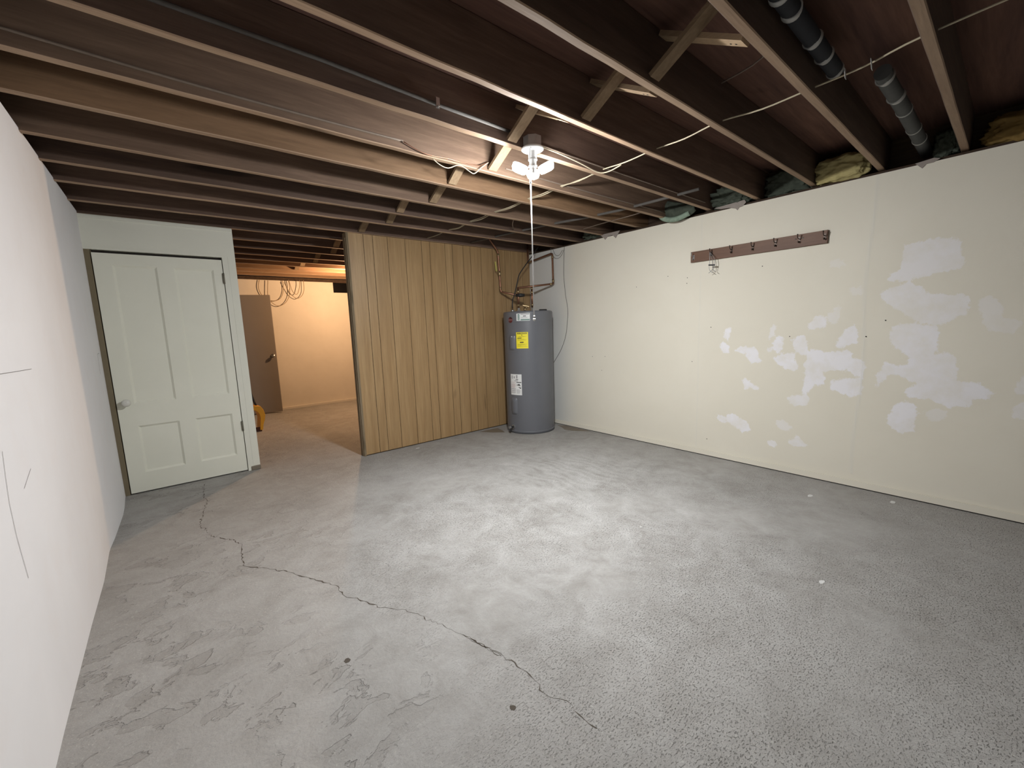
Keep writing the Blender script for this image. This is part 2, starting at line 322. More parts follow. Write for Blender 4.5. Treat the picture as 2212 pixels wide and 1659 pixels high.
# ------------------------------------------------------------------ right wall with spackle patches
PATCH = [[1,[[1.742,1.214],[1.709,1.271],[1.679,1.258],[1.676,1.177],[1.696,1.141],[1.75,1.177]]],[1,[[1.784,1.122],[1.74,1.141],[1.691,1.095],[1.688,1.035],[1.736,1.039],[1.774,1.076]]],[1,[[1.635,1.06],[1.574,1.091],[1.475,1.093],[1.439,1.055],[1.426,0.995],[1.399,0.97],[1.429,0.948],[1.502,0.948],[1.537,1.0],[1.546,1.026],[1.605,1.034]]],[1,[[1.558,0.783],[1.529,0.807],[1.469,0.754],[1.516,0.693],[1.542,0.703]]],[0.8,[[1.485,0.744],[1.437,0.748],[1.401,0.729],[1.427,0.708],[1.476,0.709]]],[1,[[1.793,0.409],[1.725,0.429],[1.679,0.417],[1.695,0.366],[1.75,0.367]]],[1,[[1.689,0.434],[1.636,0.461],[1.565,0.433],[1.496,0.389],[1.477,0.327],[1.543,0.297],[1.596,0.335],[1.641,0.356],[1.687,0.396]]],[0.5,[[1.267,0.451],[1.215,0.468],[1.139,0.403],[1.174,0.371],[1.226,0.371],[1.265,0.408]]],[0.9,[[1.332,0.253],[1.282,0.272],[1.234,0.237],[1.263,0.204],[1.318,0.22]]],[0.9,[[1.169,0.276],[1.107,0.34],[1.063,0.306],[1.033,0.269],[1.088,0.253],[1.146,0.255]]],[0.6,[[1.362,1.193],[1.336,1.285],[1.301,1.267],[1.317,1.193],[1.353,1.162]]],[1,[[1.329,1.125],[1.294,1.184],[1.249,1.176],[1.245,1.076],[1.279,1.034],[1.326,1.066]]],[0.6,[[1.372,1.074],[1.334,1.088],[1.325,1.049],[1.36,1.043]]],[1,[[1.308,0.999],[1.243,1.043],[1.157,1.045],[1.136,0.964],[1.129,0.907],[1.163,0.894],[1.221,0.902],[1.253,0.942],[1.291,0.957]]],[0.9,[[1.184,1.159],[1.136,1.191],[1.082,1.191],[1.071,1.111],[1.08,1.031],[1.114,1.03],[1.157,1.053],[1.174,1.11]]],[0.9,[[1.079,1.27],[1.036,1.331],[0.985,1.353],[0.958,1.328],[0.951,1.252],[1.018,1.245],[1.058,1.246]]],[0.5,[[0.948,1.328],[0.912,1.402],[0.874,1.415],[0.871,1.325],[0.893,1.281],[0.931,1.297]]],[0.9,[[0.882,1.098],[0.867,1.159],[0.829,1.234],[0.773,1.277],[0.755,1.204],[0.758,1.13],[0.822,1.114],[0.851,1.096]]],[1,[[1.061,1.048],[1.022,1.08],[0.956,1.058],[0.808,1.077],[0.771,1.048],[0.781,1.017],[0.71,1.012],[0.693,0.924],[0.713,0.875],[0.76,0.883],[0.798,0.918],[0.91,0.92],[0.947,0.894],[0.937,0.847],[0.941,0.799],[1.006,0.786],[1.044,0.733],[1.055,0.691],[1.084,0.705],[1.077,0.837],[1.083,0.95]]],[1,[[0.901,0.818],[0.843,0.846],[0.747,0.861],[0.701,0.861],[0.701,0.774],[0.704,0.729],[0.774,0.713],[0.837,0.746],[0.894,0.756]]],[0.8,[[1.188,0.66],[1.153,0.684],[1.042,0.696],[1.029,0.653],[1.051,0.617],[1.12,0.6],[1.171,0.611]]],[0.3,[[0.958,1.763],[0.873,1.766],[0.859,1.721],[0.893,1.696],[0.949,1.718]]],[0.35,[[0.824,1.543],[0.75,1.551],[0.741,1.493],[0.786,1.489],[0.817,1.513]]],[0.8,[[0.538,1.811],[0.471,1.825],[0.414,1.834],[0.332,1.826],[0.268,1.796],[0.251,1.714],[0.245,1.615],[0.288,1.608],[0.36,1.604],[0.453,1.575],[0.583,1.569],[0.61,1.579],[0.597,1.618],[0.548,1.653],[0.542,1.719],[0.536,1.771]]],[0.8,[[0.652,1.486],[0.581,1.535],[0.5,1.554],[0.43,1.52],[0.397,1.472],[0.224,1.451],[0.199,1.412],[0.205,1.325],[0.264,1.289],[0.316,1.252],[0.372,1.26],[0.451,1.282],[0.538,1.367],[0.616,1.427]]],[0.95,[[0.578,1.188],[0.562,1.258],[0.46,1.269],[0.325,1.252],[0.321,1.199],[0.33,1.067],[0.265,1.068],[0.232,1.043],[0.211,0.887],[0.153,0.879],[0.094,0.877],[0.056,0.823],[0.069,0.777],[0.136,0.763],[0.149,0.716],[0.237,0.698],[0.305,0.73],[0.335,0.747],[0.444,0.742],[0.468,0.797],[0.41,0.844],[0.442,0.869],[0.507,0.907],[0.559,0.904],[0.598,0.835],[0.625,0.826],[0.624,0.899],[0.586,0.988],[0.532,0.976],[0.46,0.98],[0.453,1.022],[0.519,1.09],[0.564,1.131]]],[1,[[0.544,0.599],[0.512,0.677],[0.452,0.72],[0.401,0.705],[0.39,0.622],[0.396,0.507],[0.456,0.474],[0.494,0.49],[0.534,0.527]]],[0.4,[[0.342,0.649],[0.292,0.684],[0.244,0.663],[0.249,0.608],[0.314,0.591],[0.34,0.615]]],[0.45,[[0.16,1.397],[0.122,1.437],[0.061,1.378],[0.05,1.293],[-0.009,1.279],[-0.033,1.267],[-0.001,1.196],[0.088,1.209],[0.133,1.259]]],[0.6,[[-0.029,0.856],[-0.064,0.933],[-0.095,0.887],[-0.101,0.815],[-0.04,0.814]]],[0.6,[[-0.024,0.731],[-0.078,0.775],[-0.107,0.754],[-0.106,0.669],[-0.045,0.665]]]]
ys = np.arange(-1.2, 4.5301, 0.0125); zs = np.linspace(0.0, HW, 188)
Yg, Zg = np.meshgrid(ys, zs, indexing='ij'); Yf, Zf = Yg.ravel(), Zg.ravel()
def sdf(poly):
    n = len(poly); d = np.full(Yf.shape, 1e9); ins = np.zeros(Yf.shape, bool)
    for i in range(n):
        (ax, ay), (bx, by) = poly[i], poly[(i + 1) % n]
        ex, ey = bx - ax, by - ay; wx, wy = Yf - ax, Zf - ay
        t = np.clip((wx * ex + wy * ey) / (ex * ex + ey * ey + 1e-12), 0, 1)
        d = np.minimum(d, (wx - ex * t) ** 2 + (wy - ey * t) ** 2)
        c = ((ay > Zf) != (by > Zf)) & (Yf < (bx - ax) * (Zf - ay) / (by - ay + 1e-12) + ax); ins ^= c
    return np.where(ins, 1, -1) * np.sqrt(d)
pm = np.zeros(Yf.shape); pw = np.zeros(Yf.shape)
for wt, poly in PATCH:
    s_ = sdf(poly); m = np.clip(0.5 +  s_ / 0.036, 0, 1); near = s_ > -0.035
    pw = np.where(near & (m >= pm - 1e-6), np.maximum(wt, np.where(m > pm, 0, pw)), pw); pm = np.maximum(pm, m)
bare = np.clip((Yf - 3.55) / 0.35, 0, 1) * 0.75
seam = np.maximum(np.exp(-((Yf - 0.72 - 0.012 * np.sin(Zf * 5)) / 0.010) ** 2) * (Zf > 0.1), 0.55 * np.exp(-((Yf - 1.975) / 0.008) ** 2))
ny, nz = len(ys), len(zs); me = bpy.data.meshes.new('wall_right')
V = np.stack([np.full(Yf.shape, XR) + 0.0015 * np.sin(Yf * 7.0) * np.sin(Zf * 4.0), Yf, Zf], 1)
idx = np.arange(ny * nz).reshape(ny, nz); q = np.stack([idx[:-1, :-1], idx[:-1, 1:], idx[1:, 1:], idx[1:, :-1]], -1).reshape(-1, 4)
extra = MB(); extra.box(XR + 0.0045, XR + 0.016, YB, 4.53, 0.0, HW); extra.box(XR, XR + 0.0045, YB, -1.2, 0.0, HW); 
for y, z in [[2.313,1.8],[2.109,1.71],[2.037,0.936],[3.113,0.952],[3.304,0.946],[1.434,1.787],[1.199,1.182],[0.703,1.179],[0.601,1.296],[2.684,1.728],[1.859,1.273],[2.106,1.763],[3.163,0.782],[1.866,0.171]]: extra.lathe([(0.0, -0.0006), (0.0042, -0.0006)], (XR - 0.0014, y, z), 8, 'x', 1)
Vx = V.tolist() + [list(v) for v in extra.v]; Fx = q.tolist() + [[i + len(V) for i in f] for f in extra.f]
me.from_pydata(Vx, [], Fx); me.materials.append(M_wallR); me.materials.append(M_hole)
me.polygons.foreach_set('material_index', [0] * len(q) + [0] * 12 + extra.mi[12:]); me.update()
for nm, arr in (('patch', pm), ('patchw', pw), ('bare', bare), ('seam', seam)):
    at = me.attributes.new(nm, 'FLOAT', 'POINT'); full = np.zeros(len(Vx), np.float32); full[:len(V)] = arr; at.data.foreach_set('value', full)
wr = bpy.data.objects.new('wall_right', me); COL.objects.link(wr); struct(wr)
struct(MB().box(XR + 0.017, 4.26, YB, 8.4, 0.0, H - 0.012).build('wall_foundation', M_rim))
b = MB(); b.box(XR - 0.012, XR - 0.002, YB, 4.39, 0.008, 0.056); b.box(XR - 0.008, XR - 0.002, YB, 4.39, 0.0, 0.008, 1)  # dark strip paints in the shadow line under the board
struct(b.build('baseboard_right', [M_wallR, M_gap]))
struct(MB().box(4.23, 4.27, YB, 8.4, H - 0.01, H + JD).build('trim_rim_board', M_rim))

# ------------------------------------------------------------------ left wall (its lower edge waves a little)
LB = [[-0.426,1.841],[-0.428,2.013],[-0.428,2.712],[-0.423,3.164],[-0.435,3.63],[-0.423,3.857],[-0.41,4.307],[-0.412,4.494],[-0.424,4.815]]
ly = [p[1] for p in LB]; lx = [p[0] - XL for p in LB]
ys2 = np.concatenate([np.arange(YB, 4.93, 0.06), [4.93]]); zs2 = np.linspace(0, 2.372, 41)
mb = MB(); vs = []
for y in ys2:
    off = float(np.interp(y, ly, lx, left=0, right=lx[-1]))
    for z in zs2:
        tw = max(0.0, 1 - z / 0.9) ** 1.3; vs.append((XL + off * tw, y, z))
n2 = len(zs2); mb.add(vs, [(i * n2 + j, (i + 1) * n2 + j, (i + 1) * n2 + j + 1, i * n2 + j + 1) for i in range(len(ys2) - 1) for j in range(n2 - 1)], 0, True)
mb.box(XL - 0.14, XL - 0.022, YB, 4.93, 0, 2.358)
e = 0.0012
def mark(pts, wd):
    for (y0, z0), (y1, z1) in zip(pts, pts[1:]):
        d = Vector((0, y1 - y0, z1 - z0)).normalized(); nn = Vector((0, -d.z, d.y)) * wd
        a, b_ = Vector((XL + e, y0, z0)), Vector((XL + e, y1, z1)); mb.add([a + nn, a - nn, b_ - nn, b_ + nn], [(0, 1, 2, 3)], 1)
mark([(2.09, 1.251), (2.2, 1.249), (2.33, 1.247), (2.5, 1.245)], 0.0009)
mark([(1.961, 1.02), (1.94, 0.93), (1.927, 0.858), (1.93, 0.75), (1.957, 0.60)], 0.0011)
mark([(4.60, 1.245), (4.585, 1.16), (4.565, 1.09)], 0.003); mark([(4.60, 1.245), (4.70, 1.25)], 0.0015)
mark([(2.10, 0.86), (2.22, 0.90)], 0.0008)
for (y, z, ry, rz) in ():
    mb.add([(XL + e, y + ry * math.cos(2 * PI * k / 20) * (1 + .15 * math.sin(3 * k)), z + rz * math.sin(2 * PI * k / 20)) for k in range(20)], [tuple(range(20))], 2)
struct(mb.build('wall_left', [M_wallL, M_mark, simple('faint_tan_smudge', (0.755, 0.725, 0.70), 0.85, var=0.03)]))
struct(MB().box(XW, XE, YB - 0.12, YB, 0, H + JD).build('wall_back', M_wallL))
struct(MB().box(XW - .1, XW, YB, 8.6, 0, H + JD).build('wall_west', M_wallL))
struct(MB().box(XE, XE + .1, YB, 8.6, 0, H + JD).build('wall_east', M_wallF))

# ------------------------------------------------------------------ partition with the old door
PT = 0.115
mb = MB()
mb.box(XL, 0.508, YD, YD + PT, 2.083, 2.355)                       # header
mb.box(0.508, 0.597, YD, YD + PT, 0.04, 2.355)                     # right stile
mb.box(0.492, 0.536, YD - 0.006, YD, 0.0, 2.10)                    # casing
mb.box(XL, 0.492, YD - 0.006, YD, 2.083, 2.10)
mb.box(XL, 0.597, YD - 0.007, YD, 2.325, 2.347)
mb.box(0.492, 0.508, YD, YD + PT, 0.0, 2.083)
mb.box(0.535, 0.537, YD - 0.0015, YD, 0.05, 2.09, 1)
mb.box(XL, -0.401, YD + 0.03, YD + PT, 0, 2.083, 1)
mb.box(XL, -0.391, YD + 0.012, YD + 0.03, 0, 2.083, 2)
mb.box(-0.401, 0.492, YD + 0.055, YD + PT, 0.0, 2.083, 1)
mb.box(XL + 0.001, -0.385, YD + 0.045, YD + 0.05, 0, 2.083, 2)
struct(mb.build('wall_partition', [M_wallD, M_gap, M_jamb]))
bevel(struct(MB().box(0.516, 0.600, YD - 0.014, YD + PT, 0.0, 0.042).build('trim_post_base', simple('scuffed_post_base', (0.20, 0.17, 0.13), 0.8, scale=20))), 0.006)
LX0, LX1, LZ0, LZ1 = -0.384, 0.487, 0.012, 2.060
mb = MB(); yf, yb = YD + 0.008, YD + 0.043
xs_ = [LX0, -0.272, 0.012, 0.128, 0.415, LX1]
mb.box(xs_[0], xs_[1], yf, yb, LZ0, LZ1); mb.box(xs_[2], xs_[3], yf, yb, LZ0, LZ1); mb.box(xs_[4], xs_[5], yf, yb, LZ0, LZ1)
for x0, x1 in ((xs_[1], xs_[2]), (xs_[3], xs_[4])):
    for z0, z1 in ((LZ0, 0.183), (0.60, 0.798), (1.967, LZ1)): mb.box(x0, x1, yf, yb, z0, z1)
dr = mb.build('door_1', M_door); struct(dr)
for x0, x1 in ((xs_[1], xs_[2]), (xs_[3], xs_[4])):
    for z0, z1 in ((0.183, 0.60), (0.798, 1.967)):
        p = MB(); p.box(x0, x1, yf + 0.016, yf + 0.026, z0, z1)
        w_ = 0.016
        o4 = [(x0, yf + .002, z0), (x1, yf + .002, z0), (x1, yf + .002, z1), (x0, yf + .002, z1)]
        i4 = [(x0 + w_, yf + .016, z0 + w_), (x1 - w_, yf + .016, z0 + w_), (x1 - w_, yf + .016, z1 - w_), (x0 + w_, yf + .016, z1 - w_)]
        p.add(o4 + i4, [(i, (i + 1) % 4, (i + 1) % 4 + 4, i + 4) for i in range(4)])
        p.build('door_panel', M_door, dr)
k = MB(); k.lathe([(0.0, 0.0), (0.026, 0.0), (0.026, -0.004), (0.010, -0.008), (0.009, -0.028), (0.018, -0.034), (0.029, -0.046), (0.031, -0.058), (0.026, -0.070), (0.012, -0.077), (0.0, -0.078)], (-0.320, yf, 0.817), 24, 'y')
k.build('door_knob', M_knob, dr)
MB().box(-0.350, -0.343, yf - 0.002, yf, 0.78, 0.85).build('lock_plate', M_door, dr)
for z in (1.89, 0.466):
    h = MB(); h.tube([(0.489, YD - 0.004, z - 0.05), (0.489, YD - 0.004, z + 0.05)], 0.007, 10); h.box(0.479, 0.499, YD - 0.003, YD + 0.007, z - 0.045, z + 0.045)
    h.build('hinge', simple('painted_hinge', (0.16, 0.145, 0.11), 0.7), dr)

# ------------------------------------------------------------------ wood paneled partition
X0 = 1.526; offs = [0, .172, .271, .434, .638, .840, .945, 1.148, 1.249]
gx = [X0 + o for o in offs]; gx += [gx[-1] + o for o in (.155, .262, .42, .61, .81, .915, 1.12)]
gx = [g_ for g_ in gx if g_ < XR - 0.02] + [XR]
mb = MB(); mb.box(X0 + 0.004, XR, YP + 0.004, YP + 0.10, 0.012, 2.352, 1)
for i, (a, b_) in enumerate(zip(gx, gx[1:])):
    dy = 0.0016 if i % 3 == 1 else 0.0
    mb.box(a + (0.0028 if i != 8 else 0.004), b_ - 0.0028, YP + 0.0005, YP + 0.006, 0.012, 2.352, 0)
mb.box(X0, XR, YP + 0.012, YP + 0.09, 0, 0.012, 1)
struct(mb.build('wall_paneling', [M_panel, M_groove]))
mb = MB(); mb.box(X0 - 0.006, X0 + 0.003, YP - 0.002, YP + 0.10, 0.0, 2.354); mb.box(X0 - 0.012, X0 - 0.006, YP + 0.02, YP + 0.05, 0.0, 2.30); mb.box(X0 + 0.003, X0 + 0.016, YP - 0.004, YP + 0.0005, 0.0, 2.354)
struct(mb.build('trim_panel_edge', M_post))

# ------------------------------------------------------------------ other room
mb = MB(); wx0, wx1, wz0 = 2.575, 3.08, 2.11
mb.box(XW, wx0, YF, YF + 0.2, 0, 2.30); mb.box(wx1, XE, YF, YF + 0.2, 0, 2.30); mb.box(wx0, wx1, YF, YF + 0.2, 0, wz0)
mb.box(XW, XE, YF + 0.02, YF + 0.2, 2.30, 2.36, 1)
mb.box(1.46, XE, YF - 0.05, YF, 0.0, 0.035)
struct(mb.build('wall_far', [M_wallF, M_rim]))
wn = MB(); wn.box(wx0, wx1, YF + 0.12, YF + 0.14, wz0 + .01, 2.31); win = struct(wn.build('window_1', M_glass))
f_ = MB(); f_.box(wx0, wx1, YF - 0.01, YF + 0.12, wz0 - 0.012, wz0); f_.build('window_sill', M_wallF, win)
# the grey slab door that stands open against the far wall
mb = MB(); mb.beam((1.44, 8.10, 1.02), (0.66, 8.30, 1.02), (0, 0, 1.0), (0.0045, 0.0175, 0))
d2 = struct(bevel(mb.build('door_2', M_grd, None, (1.44, 8.10, 0.02)), 0.003))
k = MB(); k.lathe([(0.0, 0.0), (0.030, 0.0), (0.030, -0.006), (0.011, -0.010), (0.010, -0.03), (0.022, -0.04), (0.026, -0.055), (0.018, -0.068), (0.0, -0.07)], (1.385, 8.095, 1.0), 20, 'y')
kn = k.build('door_knob', M_steel, d2)
# ------------------------------------------------------------------ subfloor above, joists, bridging
cs = MB(); cs.box(XW, XE, YB, 8.6, H + JD, H + JD + 0.02)
struct(cs.build('ceiling', M_sub))
ORD = ['first', 'second', 'third', 'fourth', 'fifth', 'sixth', 'seventh', 'eighth', 'ninth', 'tenth', 'eleventh', 'twelfth']
MAIN = [0.295, 0.700, 1.103, 1.508, 1.915, 2.318, 2.690, 3.150, 3.555, 3.955, 4.43, 4.845]
BACK = [5.33, 5.775, 6.215, 6.62, 7.02, 7.47, 7.88, 8.30]
def joist_mesh(name, m, seed):
    random.seed(seed); b_ = MB(); n = 26; x0, x1 = -0.55, 4.228; vs = []
    for i in range(n + 1):
        x = x0 + (x1 - x0) * i / n; dz = random.uniform(-0.0012, 0.0012); dy = random.uniform(-0.001, 0.001)
        vs += [(x, -0.0195 + dy, H + dz), (x, 0.0195 + dy, H + dz), (x, 0.0195 + dy, H + JD), (x, -0.0195 + dy, H + JD)]
    fs = [(4 * i + a, 4 * i + (a + 1) % 4, 4 * i + 4 + (a + 1) % 4, 4 * i + 4 + a) for i in range(n) for a in range(4)]
    b_.add(vs, fs + [(3, 2, 1, 0), (4 * n, 4 * n + 1, 4 * n + 2, 4 * n + 3)])
    for i in range(n): b_.mi[i * 4] = 1            # paler bottom edge: partly weathering, partly floor bounce put into its colour
    o = b_.build(name, [m, M_joistf], None, (0, 0, H)); return bevel(o, 0.004, 1)
j0 = joist_mesh('ceiling_joist', M_joist, 1)
for i, y in enumerate(MAIN):
    o = j0 if i == 0 else j0.copy()
    if i: COL.objects.link(o)
    o.location.y = y
    if i in (5, 6, 7): o.data = o.data.copy(); o.data.materials[0] = M_joist_lit if i == 6 else M_joistg
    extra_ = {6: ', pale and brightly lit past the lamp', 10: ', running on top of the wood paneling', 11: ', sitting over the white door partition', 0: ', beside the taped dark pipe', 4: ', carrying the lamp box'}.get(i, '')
    tag(o, 'brown ceiling joist, %s counted back from the camera%s' % (ORD[i], extra_), 'joist', 'exposed ceiling joists of the main room')
for i, y in enumerate(BACK):
    o = j0.copy(); COL.objects.link(o); o.location.y = y
    if i >= 4: o.data = o.data.copy(); o.data.materials[0] = M_joist_lit  # joists past the warm lamp take the lit copy
    tag(o, 'brown ceiling joist of the room beyond the opening, %s counted from the opening' % ORD[i], 'joist', 'ceiling joists of the room beyond')
# diagonal cross bridging: bay k lies between joist k (near) and k+1 (far)
BAYS = [(1, 1.725, 1), (2, 1.76, 1), (3, 1.61, 1), (4, 1.78, 1), (5, 1.70, 1), (6, 1.80, 1), (7, 1.70, 1), (8, 1.775, 1), (9, 1.68, 1)]
def strut(p, q, nm='bridging_strut'):
    b_ = MB(); p, q = Vector(p), Vector(q); d = (q - p).normalized(); nrm = Vector((1, 0, 0)).cross(d).normalized()
    b_.beam(p, q, (0.032, 0, 0), nrm * 0.0095)
    for s_ in (0.10, 0.16): 
        c = p + d * s_ * (q - p).length - nrm * 0.0098; c2 = q - d * s_ * (q - p).length - nrm * 0.0098
        for cc in (c + Vector((0.01, 0, 0)),): b_.beam(cc, cc - nrm * 0.0012, (0.003, 0, 0), d * 0.003, 1)
    o = b_.build(nm, [M_strut, M_hole], None, p); return o
ALLY = MAIN
for k_, x, two in BAYS:
    y0, y1 = ALLY[k_] + 0.020, ALLY[k_ + 1] - 0.020; g_ = 0.02
    nm = '%s and %s joists from the camera' % (ORD[k_], ORD[k_ + 1])
    a = strut((x, y1 - 0.012, H + 0.016), (x, y0 + 0.012, H + JD - 0.03))
    tag(a, 'bridging board rising toward the camera, between the ' + nm, 'bridging', 'diagonal bridging between the joists')
    b2 = strut((x + 0.072, y0 + 0.012, H + 0.016), (x + 0.072, y1 - 0.012, H + JD - 0.03))
    tag(b2, 'bridging board rising away, between the ' + nm, 'bridging', 'diagonal bridging between the joists')
BB = [4.845] + BACK
for k_, x in ((0, 1.70), (1, 1.80), (2, 1.72), (3, 1.80), (4, 1.72), (5, 1.74)):
    y0, y1 = BB[k_] + 0.020, BB[k_ + 1] - 0.020
    a = strut((x, y1 - 0.012, H + 0.016), (x, y0 + 0.012, H + JD - 0.03))
    tag(a, 'bridging board over the room beyond, %s bay from the opening' % ORD[k_], 'bridging', 'bridging over the room beyond')

# ------------------------------------------------------------------ ceiling lamp, LED bulb and pull cord
LX, LY, LZ = 1.72, 1.83, 2.335
lamp = empty('ceiling_lamp', (LX, LY, LZ + 0.065), 'bare white lampholder with glowing winged bulb and long pull cord', 'lamp')
mb = MB(); mb.lathe([(0.0, LZ + 0.062), (0.054, LZ + 0.062), (0.054, LZ + 0.008), (0.0, LZ + 0.008)], (LX, LY, 0), 8, 'z', 0, False, PI / 8)
mb.build('junction_box', M_galv, lamp)
mb = MB(); mb.lathe([(0.0, LZ + 0.0075), (0.060, LZ + 0.0075), (0.0635, LZ + 0.004), (0.0635, LZ - 0.002), (0.058, LZ - 0.006), (0.034, LZ - 0.009), (0.0255, LZ - 0.014), (0.0235, LZ - 0.05), (0.0, LZ - 0.05)], (LX, LY, 0), 40)
for a in (0.6, 0.6 + PI): mb.lathe([(0, -0.009), (0.005, -0.009), (0.005, -0.004)], (LX + 0.047 * math.cos(a), LY + 0.047 * math.sin(a), LZ), 8)
lh = mb.build('lampholder', M_white, lamp)
mb = MB()
zz = LZ - 0.05
mb.lathe([(0.0, zz), (0.023, zz), (0.0265, zz - 0.003), (0.0265, zz - 0.008), (0.021, zz - 0.011), (0.0195, zz - 0.028), (0.0195, zz - 0.034), (0.0255, zz - 0.037), (0.0255, zz - 0.043), (0.018, zz - 0.046), (0.017, zz - 0.06), (0.0, zz - 0.06)], (LX, LY, 0), 28)
mb.build('bulb_neck', M_white, lamp)
hub = zz - 0.060      # ~2.225
bulb = MB(); bulb.lathe([(0.0, hub), (0.026, hub), (0.036, hub - 0.008), (0.036, hub - 0.030), (0.0, hub - 0.030)], (LX, LY, 0), 24)
bulb_o = bulb.build('bulb_body', M_white, lamp)
p = MB(); p.lathe([(0.0, hub - 0.0305), (0.033, hub - 0.0305), (0.030, hub - 0.040), (0.014, hub - 0.047), (0.0, hub - 0.048)], (LX, LY, 0), 24); p.build('led_puck', M_led, lamp)
rgt = Vector((0.768, -0.640, 0)).normalized(); tow = Vector((-0.640, -0.768, 0))
for ang in (-4, 184, 90):
    a = math.radians(ang); d = (rgt * math.cos(a) - tow * math.sin(a)); sd = Vector((-d.y, d.x, 0))
    ax = (d * math.cos(math.radians(22)) + Vector((0, 0, math.sin(math.radians(22))))); nz_ = ax.cross(sd).normalized()
    if nz_.z > 0: nz_ = -nz_
    c0 = Vector((LX, LY, hub - 0.018)) + ax * 0.036; L = 0.090
    def ring(off, inset, z_):
        pts = []
        for u_, v_ in ((0, -0.022), (0.02, -0.034), (L - 0.03, -0.038), (L - 0.008, -0.029), (L, -0.013), (L, 0.013), (L - 0.008, 0.029), (L - 0.03, 0.038), (0.02, 0.034), (0, 0.022)):
            cu, cv = (u_ - L / 2) * (1 - inset / (L / 2)) + L / 2, v_ * (1 - inset / 0.034); pts.append(c0 + ax * cu + sd * cv + nz_ * z_)
        return pts
    bl = MB(); bl.prism(ring(0, 0, -0.012), nz_ * 0.016); wing = bl.build('bulb_wing', M_ledback, lamp)
    ll = MB(); A_, B_ = ring(0, 0.002, 0.0045), ring(0, 0.008, 0.020)
    n_ = len(A_); ll.add(A_ + B_, [(i, (i + 1) % n_, (i + 1) % n_ + n_, i + n_) for i in range(n_)] + [tuple(range(n_, 2 * n_))]); ll.build('led_panel', M_led, wing)
cx, cy = LX - 0.031 - 0.012, LY - 0.033 + 0.010
pc = MB(); pc.tube([(cx + .004, cy + .004, LZ - 0.006), (cx, cy, LZ - 0.05), (cx, cy, 2.14)], 0.0016, 8)
pc.build('pull_chain', M_steel, lamp)
pc = MB(); pc.tube([(cx, cy, 2.15), (cx + .001, cy, 1.9), (cx, cy + .001, 1.6), (cx, cy, 1.402)], 0.0032, 8)
pc.lathe([(0.0, 2.165), (0.005, 2.16), (0.006, 2.145), (0.003, 2.135)], (cx, cy, 0), 12)
pcord = pc.build('pull_cord', simple('white_cord', (0.78, 0.78, 0.76), 0.6, var=0.03), lamp)
pc = MB(); pc.lathe([(0.0, 1.408), (0.005, 1.405), (0.006, 1.398), (0.0035, 1.393), (0.0075, 1.388), (0.0085, 1.381), (0.006, 1.375), (0.0, 1.373)], (cx, cy, 0), 16); pc.build('cord_pull', M_white, pcord)

# warm bulb of the other room, hidden behind the paneling edge
wl = empty('warm_bulb', (2.51, 6.965, H), 'warm glowing bulb under the joists of the room beyond, hidden behind the paneling', 'lamp')
MB().lathe([(0.0, H), (0.05, H), (0.05, H - 0.015), (0.02, H - 0.02), (0.018, H - 0.06), (0.0, H - 0.06)], (2.51, 6.965, 0), 20).build('socket', M_white, wl)
MB().lathe([(0.0, H - .06), (0.014, H - .062), (0.016, H - .08), (0.028, H - .105), (0.031, H - .13), (0.022, H - .152), (0.0, H - .16)], (2.51, 6.965, 0), 20).build('bulb_glass', M_warm, wl)
ld = bpy.data.lights.new('warm_lamp_light', 'POINT'); ld.energy = WARM; ld.color = (1.0, 0.61, 0.33); ld.shadow_soft_size = 0.035
lo = bpy.data.objects.new('warm_lamp_light', ld); COL.objects.link(lo); lo.parent = wl; lo.location = (0, 0, -0.20)

# ------------------------------------------------------------------ water heater
HX, HY, HR, HT = 3.60, 4.00, 0.31, 1.53; A0 = -2.3036
wh = empty('water_heater', (HX, HY, 0), 'tall grey cylindrical water heater standing in the corner', 'water heater')
mb = MB(); mb.lathe([(0.0, 0.02), (HR - 0.004, 0.02), (HR, 0.024), (HR, 0.028), (HR, HT - 0.055), (HR, HT - 0.0502), (0.0, HT - 0.05)], (HX, HY, 0), 96)
tank = mb.build('tank', M_tank, wh)
mb = MB(); mb.lathe([(HR - 0.02, HT - 0.135), (HR + 0.0029, HT - 0.1352), (HR + 0.003, HT - 0.135), (HR + 0.003, HT - 0.133), (HR + 0.0035, HT - 0.026), (HR + 0.0035, HT - 0.02), (HR - 0.002, HT - 0.006), (HR - 0.012, HT), (0.0, HT + 0.004)], (HX, HY, 0), 96); mb.build('top_cover', M_tank, wh)
mb = MB(); mb.lathe([(HR - 0.03, 0.0), (HR + 0.003, 0.0), (HR + 0.004, 0.03), (HR + 0.001, 0.038), (HR - 0.03, 0.038)], (HX, HY, 0), 96); mb.build('base_ring', M_tankd, wh)
def cpt(a, z, r): return (HX + r * math.cos(A0 + a), HY + r * math.sin(A0 + a), z)
def cpatch(a0, a1, z0, z1, r, th=0.0008, n=10, roll=0.0):
    m_ = MB(); vs = []
    for i in range(n + 1):
        a = a0 + (a1 - a0) * i / n; dz = roll * (i / n - .5)
        vs += [cpt(a, z0 + dz, r), cpt(a, z1 + dz, r), cpt(a, z1 + dz, r + th), cpt(a, z0 + dz, r + th)]
    m_.add(vs, [(4 * i + k_, 4 * i + (k_ + 1) % 4, 4 * i + 4 + (k_ + 1) % 4, 4 * i + 4 + k_) for i in range(n) for k_ in range(4)] + [(0, 1, 2, 3), (4 * n + 3, 4 * n + 2, 4 * n + 1, 4 * n)]); return m_
def merge(mbs):
    m_ = MB()
    for b_, mi in mbs:
        m_.add(b_.v, b_.f, mi)
    return m_
